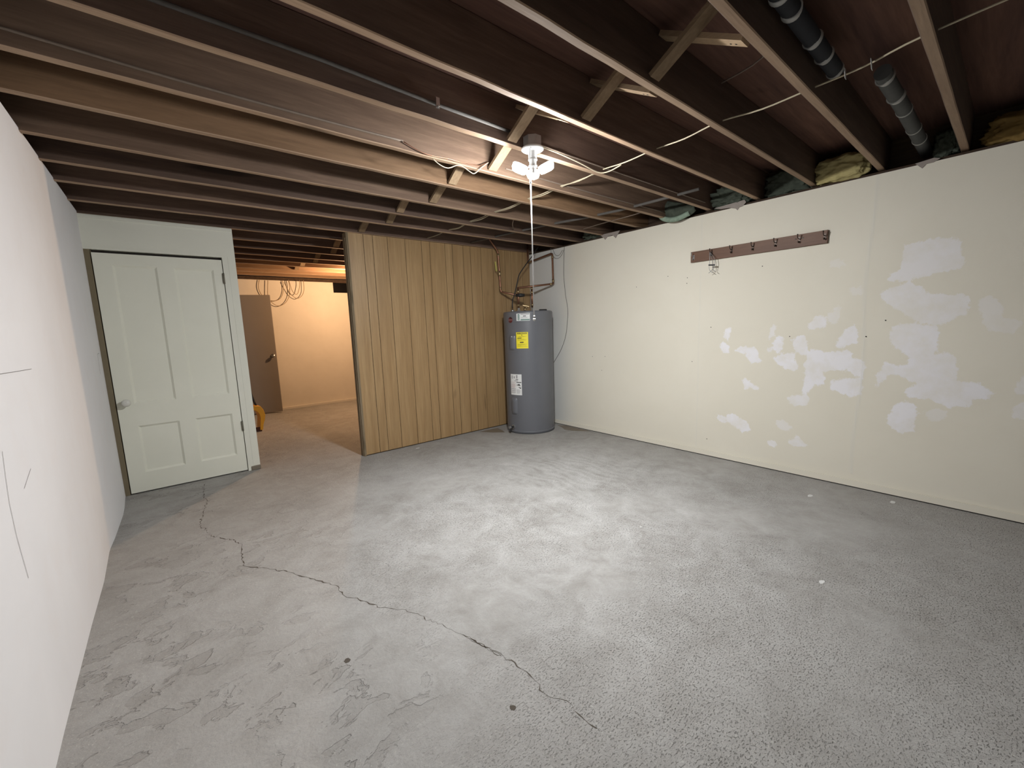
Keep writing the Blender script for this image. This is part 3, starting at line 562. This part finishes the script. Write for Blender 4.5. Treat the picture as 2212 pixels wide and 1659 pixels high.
# blank area (a0,a1,z0,z1) fractions on a label
def lab(a0, a1, z0, z1, bg, items, name, mats, rr=HR):
    parts_ = [(cpatch(a0, a1, z0, z1, rr + 0.0002), 0)]
    for u0, u1, v0, v1, mi in items:
        parts_.append((cpatch(a0 + (a1 - a0) * u0, a0 + (a1 - a0) * u1, z0 + (z1 - z0) * v0, z0 + (z1 - z0) * v1, rr + 0.001, 0.0004, 6), mi))
    return merge(parts_).build(name, mats, wh)
def text_on(txt, a0, z0, size, r, mat_, parent, name='label_print', bold=0.0, width=None):
    cu = bpy.data.curves.new('txt', 'FONT'); cu.body = txt; cu.size = size; cu.extrude = 0.0; cu.offset = bold
    to = bpy.data.objects.new('txt', cu); COL.objects.link(to); dg = bpy.context.evaluated_depsgraph_get()
    me_ = bpy.data.meshes.new_from_object(to.evaluated_get(dg)); bpy.data.objects.remove(to)
    vs = [v.co.copy() for v in me_.vertices]; fs = [tuple(p_.vertices) for p_ in me_.polygons]
    if not vs: return
    mx = max(v.x for v in vs); k_ = (width / mx) if width else 1.0
    m_ = MB(); m_.add([cpt(a0 + v.x * k_ / r, z0 + v.y, r) for v in vs], fs)
    return m_.build(name, mat_, parent)
random.seed(5)
# top energy label, with a teal column and foot band
it = [(0.09, 0.24, 0.08, 0.92, 1), (0.32, 0.96, 0.84, 0.95, 3), (0.32, 0.98, 0.06, 0.22, 1)]
it += [(0.50, 0.72, 0.58, 0.68, 2), (0.34, 0.92, 0.44, 0.47, 3), (0.34, 0.80, 0.36, 0.39, 3)]
for k_ in range(7): it.append((0.115, 0.215, 0.14 + k_ * 0.105, 0.175 + k_ * 0.105, 0))
tl = lab(-0.455, 0.080, 1.412, 1.500, None, it, 'rating_label', [M_label, M_teal, M_ink, M_greyink], HR + 0.0035)
tl['label'] = 'white sticker with dark green print'
# yellow label
it = [(0.10, 0.90, 0.885, 0.895, 1), (0.08, 0.92, 0.755, 0.76, 1)]
for u0, u1, v in ((.12, .5, .665), (.1, .3, .56), (.36, .68, .575), (.12, .88, .535), (.12, .80, .50), (.1, .88, .26), (.1, .70, .235), (.1, .82, .2), (.1, .42, .16), (.1, .9, .12), (.2, .84, .72), (.24, .7, .705)): it.append((u0, u1, v, v + 0.012, 2))
it += [(0.46, 0.52, 0.79, 0.845, 1), (0.10, 0.45, 0.61, 0.65, 1), (0.32, 0.62, 0.35, 0.41, 1)]
yl = lab(-0.500, -0.010, 1.076, 1.275, None, it, 'energy_label', [M_yel, M_ink, simple('olive_label_ink', (0.40, 0.34, 0.03), 0.6)]); yl['label'] = 'bright yellow energy guide sticker'
text_on('ENERGYGUIDE', -0.500 + 0.035, 1.076 + 0.199 * 0.905 - 0.004, 0.024, HR + 0.0016, M_ink, yl, bold=0.0008, width=0.130)
# lower instruction label
it = [(0.12, 0.2, .78, .93, 2), (0.32, 0.42, .8, .9, 2), (0.55, 0.66, .80, .96, 2), (.5, .72, .73, .76, 1), (.38, .68, .67, .69, 1), (.05, .52, .60, .615, 3), (.56, .97, .595, .63, 1)]
for k_ in range(11): it.append((.05, random.uniform(.40, .5), .09 + k_ * .043, .108 + k_ * .043, 3 if k_ > 5 else 2))
for k_ in range(6): it.append((.56, random.uniform(.8, .95), .08 + k_ * .035, .092 + k_ * .035, 2))
it += [(.58, .70, .47, .50, 1), (.70, .84, .46, .53, 1), (.84, .88, .43, .49, 1), (.74, .84, .36, .39, 1), (.82, .94, .32, .37, 1)]
ll_ = lab(-0.865, -0.325, 0.495, 0.757, None, it, 'instruction_label', [M_label, M_ink, M_greyink, M_pinkink]); ll_['label'] = 'white warning sticker with small print and pictures'
# maroon round badge with a lighter band
def badge(rr, sx, r, a_c, z_c, band=None):
    m_ = MB(); n = 28; vs = [cpt(a_c, z_c, r)]
    for k_ in range(n):
        a = 2 * PI * k_ / n; y_ = rr * math.sin(a)
        if band: y_ = max(-band, min(band, y_))
        vs.append(cpt(a_c + rr * math.cos(a) / r, z_c + y_, r))
    m_.add(vs, [(0, 1 + k_, 1 + (k_ + 1) % n) for k_ in range(n)]); return m_
bg = badge(0.036, 1, HR + 0.0045, -0.755, 1.428).build('maker_badge', M_badge, wh); bg['label'] = 'round dark red badge'
badge(0.0365, 1, HR + 0.0052, -0.755, 1.428, 0.008).build('badge_band', M_badge2, bg)
m_ = MB(); m_.add([cpt(-0.755 + a / HR, 1.428 + z, HR + 0.0056) for a, z in ((-0.012, 0.03), (0.004, 0.034), (0.016, 0.026), (0.022, 0.012), (0.006, 0.016), (-0.004, 0.024))], [(0, 1, 2, 3, 4, 5)]); m_.build('badge_flame', M_black, bg)
# two pressed access covers
def cover(ac, z0, z1, name):
    m_ = MB(); n = 24; outer, inner = [], []
    hw, hh, cz = 0.050, (z1 - z0) / 2, (z0 + z1) / 2
    for k_ in range(n):
        a = 2 * PI * k_ / n; c_, s_ = math.cos(a), math.sin(a)
        px = hw * math.copysign(abs(c_) ** 0.5, c_); pz = hh * math.copysign(abs(s_) ** 0.35, s_)
        outer.append(cpt(ac + px / HR, cz + pz, HR + 0.0005)); inner.append(cpt(ac + px * .72 / HR, cz + pz * .88, HR + 0.016))
    m_.add(outer + inner + [cpt(ac, cz + 0.6 * hh, HR + 0.018), cpt(ac, cz - .6 * hh, HR + 0.018)], [(k_, (k_ + 1) % n, (k_ + 1) % n + n, k_ + n) for k_ in range(n)] + [(k_ + n, (k_ + 1) % n + n, 2 * n if 0 <= k_ < n // 2 else 2 * n + 1) for k_ in range(n)] + [(n, 2 * n, 2 * n + 1), (n + n // 2, 2 * n + 1, 2 * n)], 0, True)
    c_ = m_.build(name, M_tank, wh)
    cpatch(ac - 0.20, ac + 0.20, z0 - 0.030, z0 - 0.026, HR + 0.0005, 0.002).build('seam_ridge', M_tankd, wh)
cover(-0.705, 1.055, 1.245, 'access_panel'); cover(-0.700, 0.245, 0.460, 'access_panel')
m_ = cpatch(-0.700, -0.655, 1.216, 1.228, HR + 0.014, 0.003, 4); m_.build('caution_dot', M_label, wh)
# drain valve
a = -0.786; m_ = MB()
def rad(a, z, r0, r1, rr, n=14): return MB().tube([cpt(a, z, HR + r0), cpt(a, z, HR + r1)], rr, n)
dvp = merge([(rad(a, 0.082, -0.005, 0.012, 0.026), 0), (rad(a, 0.080, 0.012, 0.055, 0.013), 1), (MB().tube([cpt(a, 0.080, HR + 0.045), cpt(a, 0.062, HR + 0.058), cpt(a, 0.030, HR + 0.062)], 0.012, 12), 1), (rad(a, 0.082, 0.055, 0.075, 0.017, 8), 0)])
dvp.build('drain_valve', [M_steel, M_black], wh)
# fittings on top
for nm, (x, y) in (('hot_nipple', (3.516, 4.076)), ('cold_nipple', (3.691, 4.009))):
    MB().lathe([(0.0, HT), (0.022, HT), (0.022, HT + 0.02), (0.015, HT + 0.024), (0.015, HT + 0.05), (0.0, HT + 0.05)], (x, y, 0), 8, 'z', 0, False).build('pipe_nipple', M_steel, wh)
MB().tube([(3.455, 4.125, HT), (3.455, 4.125, HT + 0.03)], 0.024, 16).build('cable_connector', M_steel, wh)
rv = MB(); rv.tube([(3.575, 4.02, HT), (3.575, 4.02, HT + 0.055)], 0.013, 12); rv.tube([(3.575, 4.02, HT + 0.05), (3.60, 4.0, HT + 0.052)], 0.012, 12); rv.beam((3.555, 4.038, HT + 0.082), (3.612, 3.985, HT + 0.062), (0.006, 0.006, 0), (0, 0, 0.003))
rv.build('relief_valve', M_brass, wh)
MB().tube([(3.74, 3.93, HT - 0.005), (3.82, 3.88, HT - 0.005)], 0.03, 12).build('element_lid', M_black, wh)

# ------------------------------------------------------------------ copper pipes over the heater
R_ = 0.0125
p1 = [(3.516, 4.076, HT + 0.051), (3.516, 4.076, 1.836)]
cp = MB(); cp.tube(p1, R_, 14)
t1 = tag(cp.build('copper_riser', M_copper, None, p1[0]), 'left copper riser coming out of the heater top', 'pipe')
MB().lathe([(0, 1.60), (0.017, 1.60), (0.017, 1.625), (0, 1.625)], (3.516, 4.076, 0), 8, 'z', 0, False).build('pipe_nut', M_brass, t1)
MB().lathe([(0, 1.765), (0.016, 1.77), (0.019, 1.785), (0.016, 1.80), (0, 1.805)], (3.516, 4.076, 0), 16).build('pipe_union', M_brass, t1)
vv = MB(); vv.lathe([(0, 1.715), (0.034, 1.718), (0.042, 1.728), (0.042, 1.750), (0.030, 1.760), (0, 1.762)], (3.535, 4.06, 0), 20); vv.tube([(3.49, 4.098, 1.74), (3.575, 4.02, 1.738)], 0.018, 12); vv.build('valve_wheel', M_black, t1)['label'] = 'black valve wheel'
q_ = [(3.516, 4.076, 1.825), (3.60, 4.03, 1.835), (3.97, 3.905, 1.882)]
lp = [(3.516, 4.076, 1.830), (3.962, 3.905, 1.880), (3.975, 3.903, 1.886), (3.978, 3.905, 1.90), (3.975, 3.908, 2.245), (3.974, 3.912, 2.262), (3.970, 3.925, 2.265), (3.965, 4.35, 2.215), (3.964, 4.364, 2.218), (3.963, 4.368, 2.235), (3.963, 4.368, 2.46)]
cp = MB(); cp.tube(lp, R_, 14)
t2 = tag(cp.build('copper_pipe_loop', M_copper, None, lp[0]), 'square copper pipe loop beside the right wall above the heater', 'pipe')
for a_, b_ in (((3.978, 3.905, 1.90), (3.977, 3.905, 1.94)), ((3.9755, 3.908, 2.21), (3.9755, 3.908, 2.235)), ((3.93, 3.917, 1.876), (3.955, 3.907, 1.879)), ((3.968, 4.30, 2.221), (3.966, 4.34, 2.217))): MB().tube([a_, b_], 0.0155, 12).build('pipe_collar', M_brass, t2)
# cold riser joins the loop
p2 = [(3.647, 3.985, HT + 0.045), (3.647, 4.018, 1.846)]
cp = MB(); cp.tube([(3.691, 4.009, HT + 0.051), (3.691, 4.009, 1.70), (3.691, 4.009, 1.836)], R_, 14)
t3 = tag(cp.build('copper_riser', M_copper, None, (3.691, 4.009, HT + 0.045)), 'right copper riser joining the square pipe loop above the heater', 'pipe')
for a_, b_ in (((3.691, 4.009, 1.60), (3.691, 4.009, 1.63)), ((3.691, 4.009, 1.76), (3.691, 4.009, 1.79)), ((3.691, 4.009, 1.81), (3.691, 4.009, 1.835))): MB().tube([a_, b_], 0.0165, 12).build('pipe_collar', M_brass, t3)
lp = [(3.252, 4.345, 2.51), (3.30, 4.335, 2.44), (3.385, 4.33, 2.34), (3.405, 4.33, 2.315), (3.415, 4.33, 2.285), (3.425, 4.33, 2.02), (3.434, 4.33, 1.83), (3.438, 4.327, 1.806), (3.450, 4.315, 1.797), (3.50, 4.10, 1.745)]
cp = MB(); cp.tube(lp, R_, 14)
t4 = tag(cp.build('copper_pipe', M_copper, None, lp[0]), 'copper pipe dropping in front of the paneling with a small shutoff valve', 'pipe')
f_ = MB(); f_.lathe([(0, 2.005), (0.016, 2.005), (0.021, 2.02), (0.021, 2.045), (0.016, 2.06), (0, 2.06)], (3.4265, 4.33, 0), 12); f_.tube([(3.4265, 4.33, 2.035), (3.395, 4.318, 2.045)], 0.008, 10); f_.beam((3.395, 4.318, 2.035), (3.385, 4.315, 2.065), (0.005, 0, 0), (0, 0.008, 0))
f_.build('shutoff_valve', M_brass, t4)
for a_, b_ in (((3.415, 4.33, 2.25), (3.416, 4.33, 2.28)), ((3.4355, 4.33, 1.835), (3.434, 4.33, 1.86))): MB().tube([a_, b_], 0.0155, 12).build('pipe_collar', M_brass, t4)
tg = MB(); tg.beam((3.372, 4.325, 2.06), (3.360, 4.325, 2.18), (0.011, 0, 0), (0, 0.0006, 0)); tg.build('paper_tag', simple('yellow_paper_tag', (0.50, 0.44, 0.12), 0.8), t4)['label'] = 'yellow paper tag'
def cable(name, pts, r, m_, label, cat='cable', n=8, k_=4, group=None):
    c_ = MB(); c_.tube(smooth_path(pts, k_), r, n); return tag(c_.build(name, m_, None, pts[0]), label, cat, group)
cable('power_cable', [[3.459,4.127,1.572],[3.459,4.127,1.671],[3.483,4.105,1.763],[3.508,4.082,1.888],[3.541,4.08,1.987],[3.587,4.066,2.057],[3.668,4.046,2.157],[3.761,4.057,2.24],[3.862,4.1,2.325],[3.925,4.111,2.38]], 0.0065, M_black, 'black cable curving from the heater top up to the ceiling corner')
cable('thin_wire', [[4.022,3.738,2.327],[4.022,3.749,2.175],[4.022,3.755,1.945],[4.022,3.728,1.709],[4.022,3.699,1.561],[4.022,3.703,1.413],[4.022,3.74,1.205],[4.022,3.828,1.022],[4.022,3.97,0.843]], 0.0028, M_wire, 'long thin wire hanging down the right wall behind the heater', 'wire')
cable('thin_wire', [[4.022,3.977,2.349],[4.022,3.97,2.277],[4.022,3.913,2.216],[4.022,3.847,2.2],[4.022,3.788,2.232],[4.022,3.747,2.289]], 0.0022, M_wire, 'larger thin wire loop drooping at the top of the right wall', 'wire')
cable('thin_wire', [[4.022,3.943,2.332],[4.022,3.895,2.248],[4.022,3.829,2.238],[4.022,3.771,2.292]], 0.0022, M_wire, 'smaller thin wire loop drooping inside the larger one at the wall top', 'wire')

# ------------------------------------------------------------------ cables and pipes between the joists
def run(xf, y0, y1, zb, sag, joists):
    pts = [(xf(y0), y0, zb)]
    js = [y for y in joists if y0 < y < y1]
    for i, y in enumerate(js):
        pts.append((xf(y), y, zb))
        if i + 1 < len(js): ym = (y + js[i + 1]) / 2; pts.append((xf(ym) + random.uniform(-.008, .008), ym, zb - sag * random.uniform(.5, 1.3)))
    pts.append((xf(y1), y1, zb)); return pts
random.seed(11)
fx = lambda y: float(np.interp(y, [0, 0.3, 0.7, 1.1, 1.5, 4.5], [2.32, 2.36, 2.44, 2.41, 2.44, 2.45]))
mc = cable('ceiling_cable', run(fx, -0.2, 4.46, H + 0.034, 0.012, MAIN), 0.0040, M_cable, 'long cream cable crossing all the joists past the lamp')
for k_, (x, y) in enumerate(((2.372, 0.47), (2.362, 0.555))):
    tp = MB(); tp.beam((x, y, H + 0.030), (x + .004, y - .004, H - 0.012), (0.010, 0, 0), (0, 0.0009, 0)); tp.build('tape_flag', M_tape, mc)
cable('ceiling_cable', run(lambda y: fx(y) + 0.012, 1.93, 4.40, H + 0.030, 0.022, MAIN[5:]), 0.0036, M_cable, 'second cream cable beside the long one, from the lamp joist to the paneling')
cable('lamp_cable', [(LX + 0.055, LY + 0.005, LZ + 0.035), (1.98, 1.862, H + 0.020), (2.17, 1.875, H + 0.014), (2.36, 1.880, H - 0.004), (2.42, 1.84, H - 0.002), (2.445, 1.75, H + 0.02)], 0.0042, M_cable, 'short cream cable running from the lamp box to the long ceiling cable')
cable('joist_cable', [(-0.4, 2.293, 2.418), (0.19, 2.293, 2.401), (0.73, 2.293, 2.399), (1.155, 2.292, 2.403)], 0.006, M_cabled, 'aged cable stapled along the side of the sixth joist, ending in loose wires')
cable('loose_wire', [[1.154,2.28,2.395],[1.284,2.28,2.361],[1.431,2.28,2.367],[1.513,2.28,2.366],[1.653,2.28,2.373],[1.69,2.28,2.384],[1.747,2.28,2.412]], 0.0028, M_copper, 'upper loose copper wire end hanging left of the lamp', 'wire')
cable('loose_wire', [[1.335,2.28,2.344],[1.38,2.28,2.32],[1.437,2.28,2.313],[1.505,2.28,2.343],[1.546,2.28,2.343],[1.614,2.28,2.318],[1.643,2.28,2.327],[1.689,2.28,2.367],[1.747,2.28,2.41]], 0.0028, M_cable, 'lower looping loose cream wire left of the lamp', 'wire')
cd_ = MB(); cd_.tube([(-0.5, 1.882, 2.440), (0.6, 1.882, 2.442), (1.14, 1.882, 2.426), (1.60, 1.882, 2.420)], 0.0085, 10)
cdo = tag(cd_.build('conduit', M_pipeg, None, (1.14, 1.882, 2.42)), 'thin grey conduit clamped high on the joist left of the lamp', 'conduit')
cl = MB(); cl.beam((1.14, 1.872, 2.405), (1.14, 1.872, 2.452), (0.010, 0, 0), (0, 0.004, 0)); cl.tube([(1.14, 1.868, 2.412), (1.14, 1.858, 2.412)], 0.005, 8); cl.build('pipe_clamp', M_steel, cdo)
cable('joist_cable', [(1.80, 1.887, 2.405), (2.6, 1.887, 2.40), (3.9, 1.887, 2.40)], 0.005, M_cabled, 'aged cable along the lamp joist, right of the lamp')
cable('joist_cable', [(1.90, 2.290, 2.405), (2.8, 2.290, 2.40), (3.9, 2.290, 2.405)], 0.005, M_cabled, 'aged cable along the next joist behind the lamp, right side')
gp = MB(); gp.tube([(3.45, 1.72, H + 0.035), (3.42, 2.1, H + 0.03), (3.40, 2.45, H + 0.03), (3.33, 2.8, H + 0.03), (3.20, 3.25, H + 0.03), (3.08, 3.9, H + 0.03), (3.02, 4.36, H + 0.03)], 0.0115, 12)
tag(gp.build('grey_pipe', M_pipeg, None, (3.4, 2.45, H)), 'dusty grey pipe crossing the joists near the right wall', 'pipe')
cable('ceiling_cable', [(3.62, 2.34, H + .02), (3.55, 2.55, H - .004), (3.60, 2.8, H + .01), (3.7, 3.2, H + .03)], 0.004, M_cabled, 'short drooping aged cable beside the dusty pipe near the right wall')
cable('ceiling_cable', [(2.72, 3.18, H + .02), (2.80, 3.3, H + .002), (3.0, 3.52, H + .02)], 0.004, M_cabled, 'short aged cable across one bay in front of the paneling')
# bay with faint cable on subfloor beyond the second joist
cable('ceiling_cable', [(2.10, 0.74, 2.57), (2.3, 0.86, 2.555), (2.35, 1.07, 2.55)], 0.004, M_cabled, 'short aged cable high under the subfloor between the second and third joists')
# ------------------------------------------------------------------ taped foam sleeved pipes, upper right
def sleeve(name, pts, r, m_, taps, label):
    c_ = MB(); c_.tube(smooth_path(pts, 3), r, 20); o = tag(c_.build(name, m_, None, pts[0]), label, 'pipe')
    for x, y, z, tilt, wd in taps:
        t_ = MB(); d = Vector((math.cos(tilt), math.sin(tilt), 0)); t_.tube([Vector((x, y, z)) - d * wd, Vector((x, y, z)) + d * wd], r + 0.003, 20)
        t_.build('tape_band', M_tape, o)
    return o
sleeve('foam_sleeved_pipe', [(0.9, 0.62, 2.475), (1.6, 0.625, 2.475), (2.2, 0.63, 2.475), (2.50, 0.633, 2.476), (2.56, 0.634, 2.476)], 0.032, M_foam, [(1.80, 0.627, 2.475, 0.22, 0.013), (1.93, 0.628, 2.475, 0.3, 0.014), (2.19, 0.63, 2.475, -0.35, 0.013), (2.36, 0.632, 2.476, -0.4, 0.014), (2.54, 0.634, 2.476, -0.3, 0.009)], 'black foam sleeved pipe with white tape bands near the picture top')
sleeve('foam_sleeved_pipe', [(2.76, 0.50, 2.48), (2.80, 0.50, 2.478), (2.90, 0.50, 2.475), (3.3, 0.495, 2.47), (4.215, 0.49, 2.44)], 0.034, M_foamg, [(2.82, 0.50, 2.477, -0.45, 0.014), (3.09, 0.497, 2.472, -0.3, 0.014), (3.32, 0.495, 2.469, 0.05, 0.007), (3.66, 0.494, 2.46, -0.1, 0.007), (3.88, 0.492, 2.452, 0.1, 0.009)], 'grey foam sleeved pipe with white tape bands running into the right wall')
# ------------------------------------------------------------------ insulation
def lump(name, c, s, m_, label, seed, cat='insulation', sub=4, amp=0.28):
    bm = bmesh.new(); bmesh.ops.create_cube(bm, size=2.0); bmesh.ops.subdivide_edges(bm, edges=bm.edges[:], cuts=sub * 6, use_grid_fill=True)
    from mathutils import noise as nz
    for v in bm.verts:
        q_ = v.co.copy(); l4 = (q_.x ** 4 + q_.y ** 4 + q_.z ** 4) ** 0.25; q_ = q_ / l4
        d = 1 + amp * nz.fractal(q_ * 2.3 + Vector((seed * 3.1, seed, 0)), 0.7, 2.1, 6)
        v.co = Vector((q_.x * s[0], q_.y * s[1], q_.z * s[2])) * d
    me_ = bpy.data.meshes.new(name); bm.to_mesh(me_); bm.free(); me_.materials.append(m_)
    for p_ in me_.polygons: p_.use_smooth = True
    o = bpy.data.objects.new(name, me_); COL.objects.link(o); o.location = c; return tag(o, label, cat)
lump('insulation_batt', (4.07, 0.935, 2.435), (0.085, 0.165, 0.085), M_ins, 'pale yellow insulation batt tucked on the wall top between two joists', 1, amp=0.16)
lump('insulation_batt', (4.14, 0.02, 2.43), (0.11, 0.19, 0.09), M_insb, 'amber insulation batt on the wall top at the right picture edge', 2, amp=0.2)
lump('insulation_batt', (4.17, 0.385, 2.45), (0.05, 0.06, 0.08), M_insg, 'dark insulation wad between the foam pipe and the first joist', 3)
lump('insulation_batt', (4.17, 1.30, 2.45), (0.06, 0.17, 0.10), M_insg, 'dark insulation wad behind the wall top between the third and fourth joists', 4)
lump('insulation_batt', (4.12, 1.72, 2.44), (0.10, 0.17, 0.085), M_insg, 'green insulation wad lying on the wall top beside the torn paper', 5, amp=0.4)
# folded green batt that hangs over the wall edge
fb = MB(); path = [(4.10, 2.55), (4.02, 2.53), (3.97, 2.47), (3.955, 2.40), (3.965, 2.345), (3.99, 2.325)]
random.seed(9); rows = []
from mathutils import noise as nz_
fld = []
for i in range(29):
    u_ = i / 28; y = 2.02 + 0.345 * u_
    low = 2.315 + 0.06 * (1 - math.sin(PI * min(1, u_ * 1.15))) ; top = 2.41 + 0.13 * u_
    for j in range(15):
        t_ = j / 14; z = top + (low - top) * t_; x = 3.985 - 0.05 * math.sin(PI * t_) * (0.4 + 0.6 * u_)
        dn = nz_.fractal(Vector((y * 14, z * 14, 2)), 1, 2, 4); fld.append((x + 0.022 * dn, y + 0.012 * dn, z + 0.010 * dn))
fb.add(fld, [(i * 15 + j, i * 15 + j + 1, (i + 1) * 15 + j + 1, (i + 1) * 15 + j) for i in range(28) for j in range(14)], 0, True)
fbo = tag(fb.build('insulation_flap', M_insg, None, (3.98, 2.2, 2.40)), 'crumpled green insulation flap hanging over the wall edge', 'insulation')
sm_ = fbo.modifiers.new('thickness', 'SOLIDIFY'); sm_.thickness = 0.03; sm_.offset = 0
def roll(pts, r, m_): 
    c_ = MB(); c_.tube(smooth_path(pts, 4), r, 12); return c_
rl = roll([(3.955, 2.33, 2.53), (3.945, 2.365, 2.46), (3.94, 2.345, 2.38), (3.935, 2.27, 2.335), (3.94, 2.17, 2.325), (3.955, 2.06, 2.355)], 0.024, M_insg)
rl.build('rolled_edge', simple('pale_green_insulation', (0.25, 0.32, 0.25), 1.0, spec=0.05, var=0.35, scale=40, bump=1.0), fbo)['label'] = 'paler rolled edge'
# torn paper scraps on the wall top
def scrap(poly, label, x=XR - 0.006, m_=M_paper):
    c_ = MB(); c_.prism([(x, y, z) for y, z in poly], (0.0035, 0, 0)); return tag(c_.build('paper_scrap', m_, None, (x, poly[0][0], poly[0][1])), label, 'paper scrap')
scrap([(1.86, 2.36), (1.60, 2.372), (1.585, 2.35), (1.612, 2.322), (1.640, 2.318), (1.655, 2.298), (1.672, 2.315), (1.73, 2.335), (1.80, 2.34)], 'torn grey paper edge at the wall top below the green insulation')
scrap([(3.17, 2.365), (2.90, 2.365), (2.955, 2.292), (3.0, 2.335), (3.06, 2.333), (3.10, 2.30), (3.13, 2.33)], 'ragged paper scrap with two points at the wall top toward the corner')
scrap([(0.52, 2.34), (0.50, 2.318), (0.483, 2.300), (0.465, 2.322), (0.43, 2.322), (0.40, 2.338), (0.43, 2.35)], 'small torn scrap at the wall top under the grey foam pipe')
lump('insulation_batt', (4.08, 3.3, 2.40), (0.07, 0.12, 0.045), M_insg, 'dusty insulation tuft on the wall top near the heater corner', 8, amp=0.4)

# ------------------------------------------------------------------ coat rack
rk = empty('coat_rack', (XR, 1.52, 1.95), 'long brown wooden coat rack board on the right wall', 'coat rack')
mb = MB(); mb.box(XR - 0.022, XR - 0.0015, 0.977, 2.066, 1.900, 1.999); bd = bevel(mb.build('board', M_rack, rk), 0.002)
for i, (y, z, kind) in enumerate(((2.035, 1.945, 1), (1.862, 1.958, 0), (1.684, 1.957, 0), (1.507, 1.955, 0), (1.333, 1.957, 0), (1.164, 1.957, 0), (0.995, 1.952, 1))):
    hk = MB(); xw = XR - 0.022
    hk.beam((xw - 0.0015, y, z - 0.022), (xw - 0.0015, y, z + 0.022), (0, 0.0075, 0), (0.0015, 0, 0))
    hk.tube(smooth_path([(xw - .003, y, z + 0.006), (xw - .025, y, z + 0.004), (xw - .043, y, z + 0.016), (xw - .048, y, z + 0.032)], 3), 0.0032, 8)
    hk.tube(smooth_path([(xw - .003, y, z - 0.008), (xw - .016, y, z - 0.024), (xw - .028, y, z - 0.022), (xw - .032, y, z - 0.010)], 3), 0.0030, 8)
    hk.lathe([(0, 0.028), (0.005, 0.031), (0.006, 0.036), (0, 0.041)], (xw - .048, y, z), 8)
    hk.build('coat_hook', M_galv if i == 0 else M_bronze, rk)
for y in (1.19, 1.14): MB().lathe([(0.0, -0.003), (0.005, -0.002), (0.005, 0)], (XR - 0.022, y, 1.966), 10, 'x').build('screw', M_steel, rk)
hg = empty('wire_hook', (3.955, 1.84, 1.96), 'small bent wire hanger dangling from the coat rack', 'hanger')
q1 = smooth_path([(3.962, 1.862, 1.968), (3.958, 1.858, 1.90), (3.958, 1.860, 1.83), (3.960, 1.855, 1.80), (3.960, 1.828, 1.775)], 3)
q2 = smooth_path([(3.962, 1.862, 1.968), (3.955, 1.835, 1.90), (3.955, 1.826, 1.83), (3.956, 1.832, 1.80), (3.956, 1.862, 1.775)], 3)
q3 = smooth_path([(3.962, 1.862, 1.968), (3.952, 1.812, 1.90), (3.952, 1.810, 1.83), (3.953, 1.82, 1.80), (3.953, 1.798, 1.78)], 3)
for q_ in (q1, q2, q3): MB().tube(q_, 0.0022, 6).build('wire_leg', M_galv, hg)
MB().beam((3.955, 1.864, 1.848), (3.953, 1.806, 1.842), (0, 0, 0.006), (0.004, 0, 0)).build('cross_clip', M_black, hg)

# ------------------------------------------------------------------ things in the other room
LOOPS = [[[1.353,8.37,2.291],[1.328,8.37,2.189],[1.345,8.37,2.08],[1.405,8.37,1.987],[1.529,8.37,1.941],[1.642,8.37,1.983],[1.707,8.37,2.121],[1.71,8.37,2.298]],[[1.478,8.37,2.288],[1.451,8.37,2.019],[1.491,8.37,1.924],[1.592,8.37,1.853],[1.707,8.37,1.902],[1.787,8.37,2.026],[1.81,8.37,2.189],[1.8,8.37,2.31]],[[1.721,8.37,2.266],[1.769,8.37,2.147],[1.819,8.37,2.051],[1.904,8.37,1.987],[1.985,8.37,2.029],[2.034,8.37,2.13],[2.044,8.37,2.312]],[[1.799,8.37,2.302],[1.84,8.37,2.108],[1.911,8.37,2.061],[1.963,8.37,2.194],[1.974,8.37,2.309]]]
LBL = ['leftmost wire loop', 'largest and lowest wire loop', 'right wide wire loop', 'smallest narrow wire loop']
for k_, q_ in enumerate(LOOPS): cable('wire_loop', [(x, y - 0.022 * k_, z) for x, y, z in q_], 0.005, simple('tan_wire', (0.30, 0.22, 0.13), 0.7), LBL[k_] + ' hanging on the far wall beyond the opening', 'wire')
sv = empty('snow_shovel', (0.80, 6.80, 0), 'orange yellow curved shovel blade standing just behind the partition', 'shovel')
prof = [(0.80, 0.335), (0.85, 0.373), (0.917, 0.363), (0.951, 0.305), (0.966, 0.228), (0.954, 0.163), (0.932, 0.10), (0.918, 0.02), (0.884, 0.02), (0.894, 0.107), (0.905, 0.19), (0.897, 0.25), (0.874, 0.29), (0.845, 0.312), (0.80, 0.31)]
bl = MB(); n_ = len(prof); F_ = [(x, 6.70, z) for x, z in prof]; B_ = [(x - 0.02, 6.86, z) for x, z in prof]
bl.add(F_ + B_, [(i, (i + 1) % n_, (i + 1) % n_ + n_, i + n_) for i in range(n_)] + [(i, i + 1, n_ - 2 - i, n_ - 1 - i) for i in range(7)] + [(i + n_, n_ - 1 - i + n_, n_ - 2 - i + n_, i + 1 + n_) for i in range(7)])
bevel(bl.build('blade', M_shov, sv), 0.004)
MB().beam((0.70, 6.78, 0.03), (0.905, 6.72, 0.03), (0, 0.01, 0.0), (0, 0, 0.03)).build('metal_edge', M_shovd, sv)
MB().tube([(0.885, 6.78, 0.34), (0.862, 6.80, 0.42), (0.80, 6.86, 0.75), (0.72, 6.92, 1.2)], 0.013, 12).build('handle', M_black, sv)
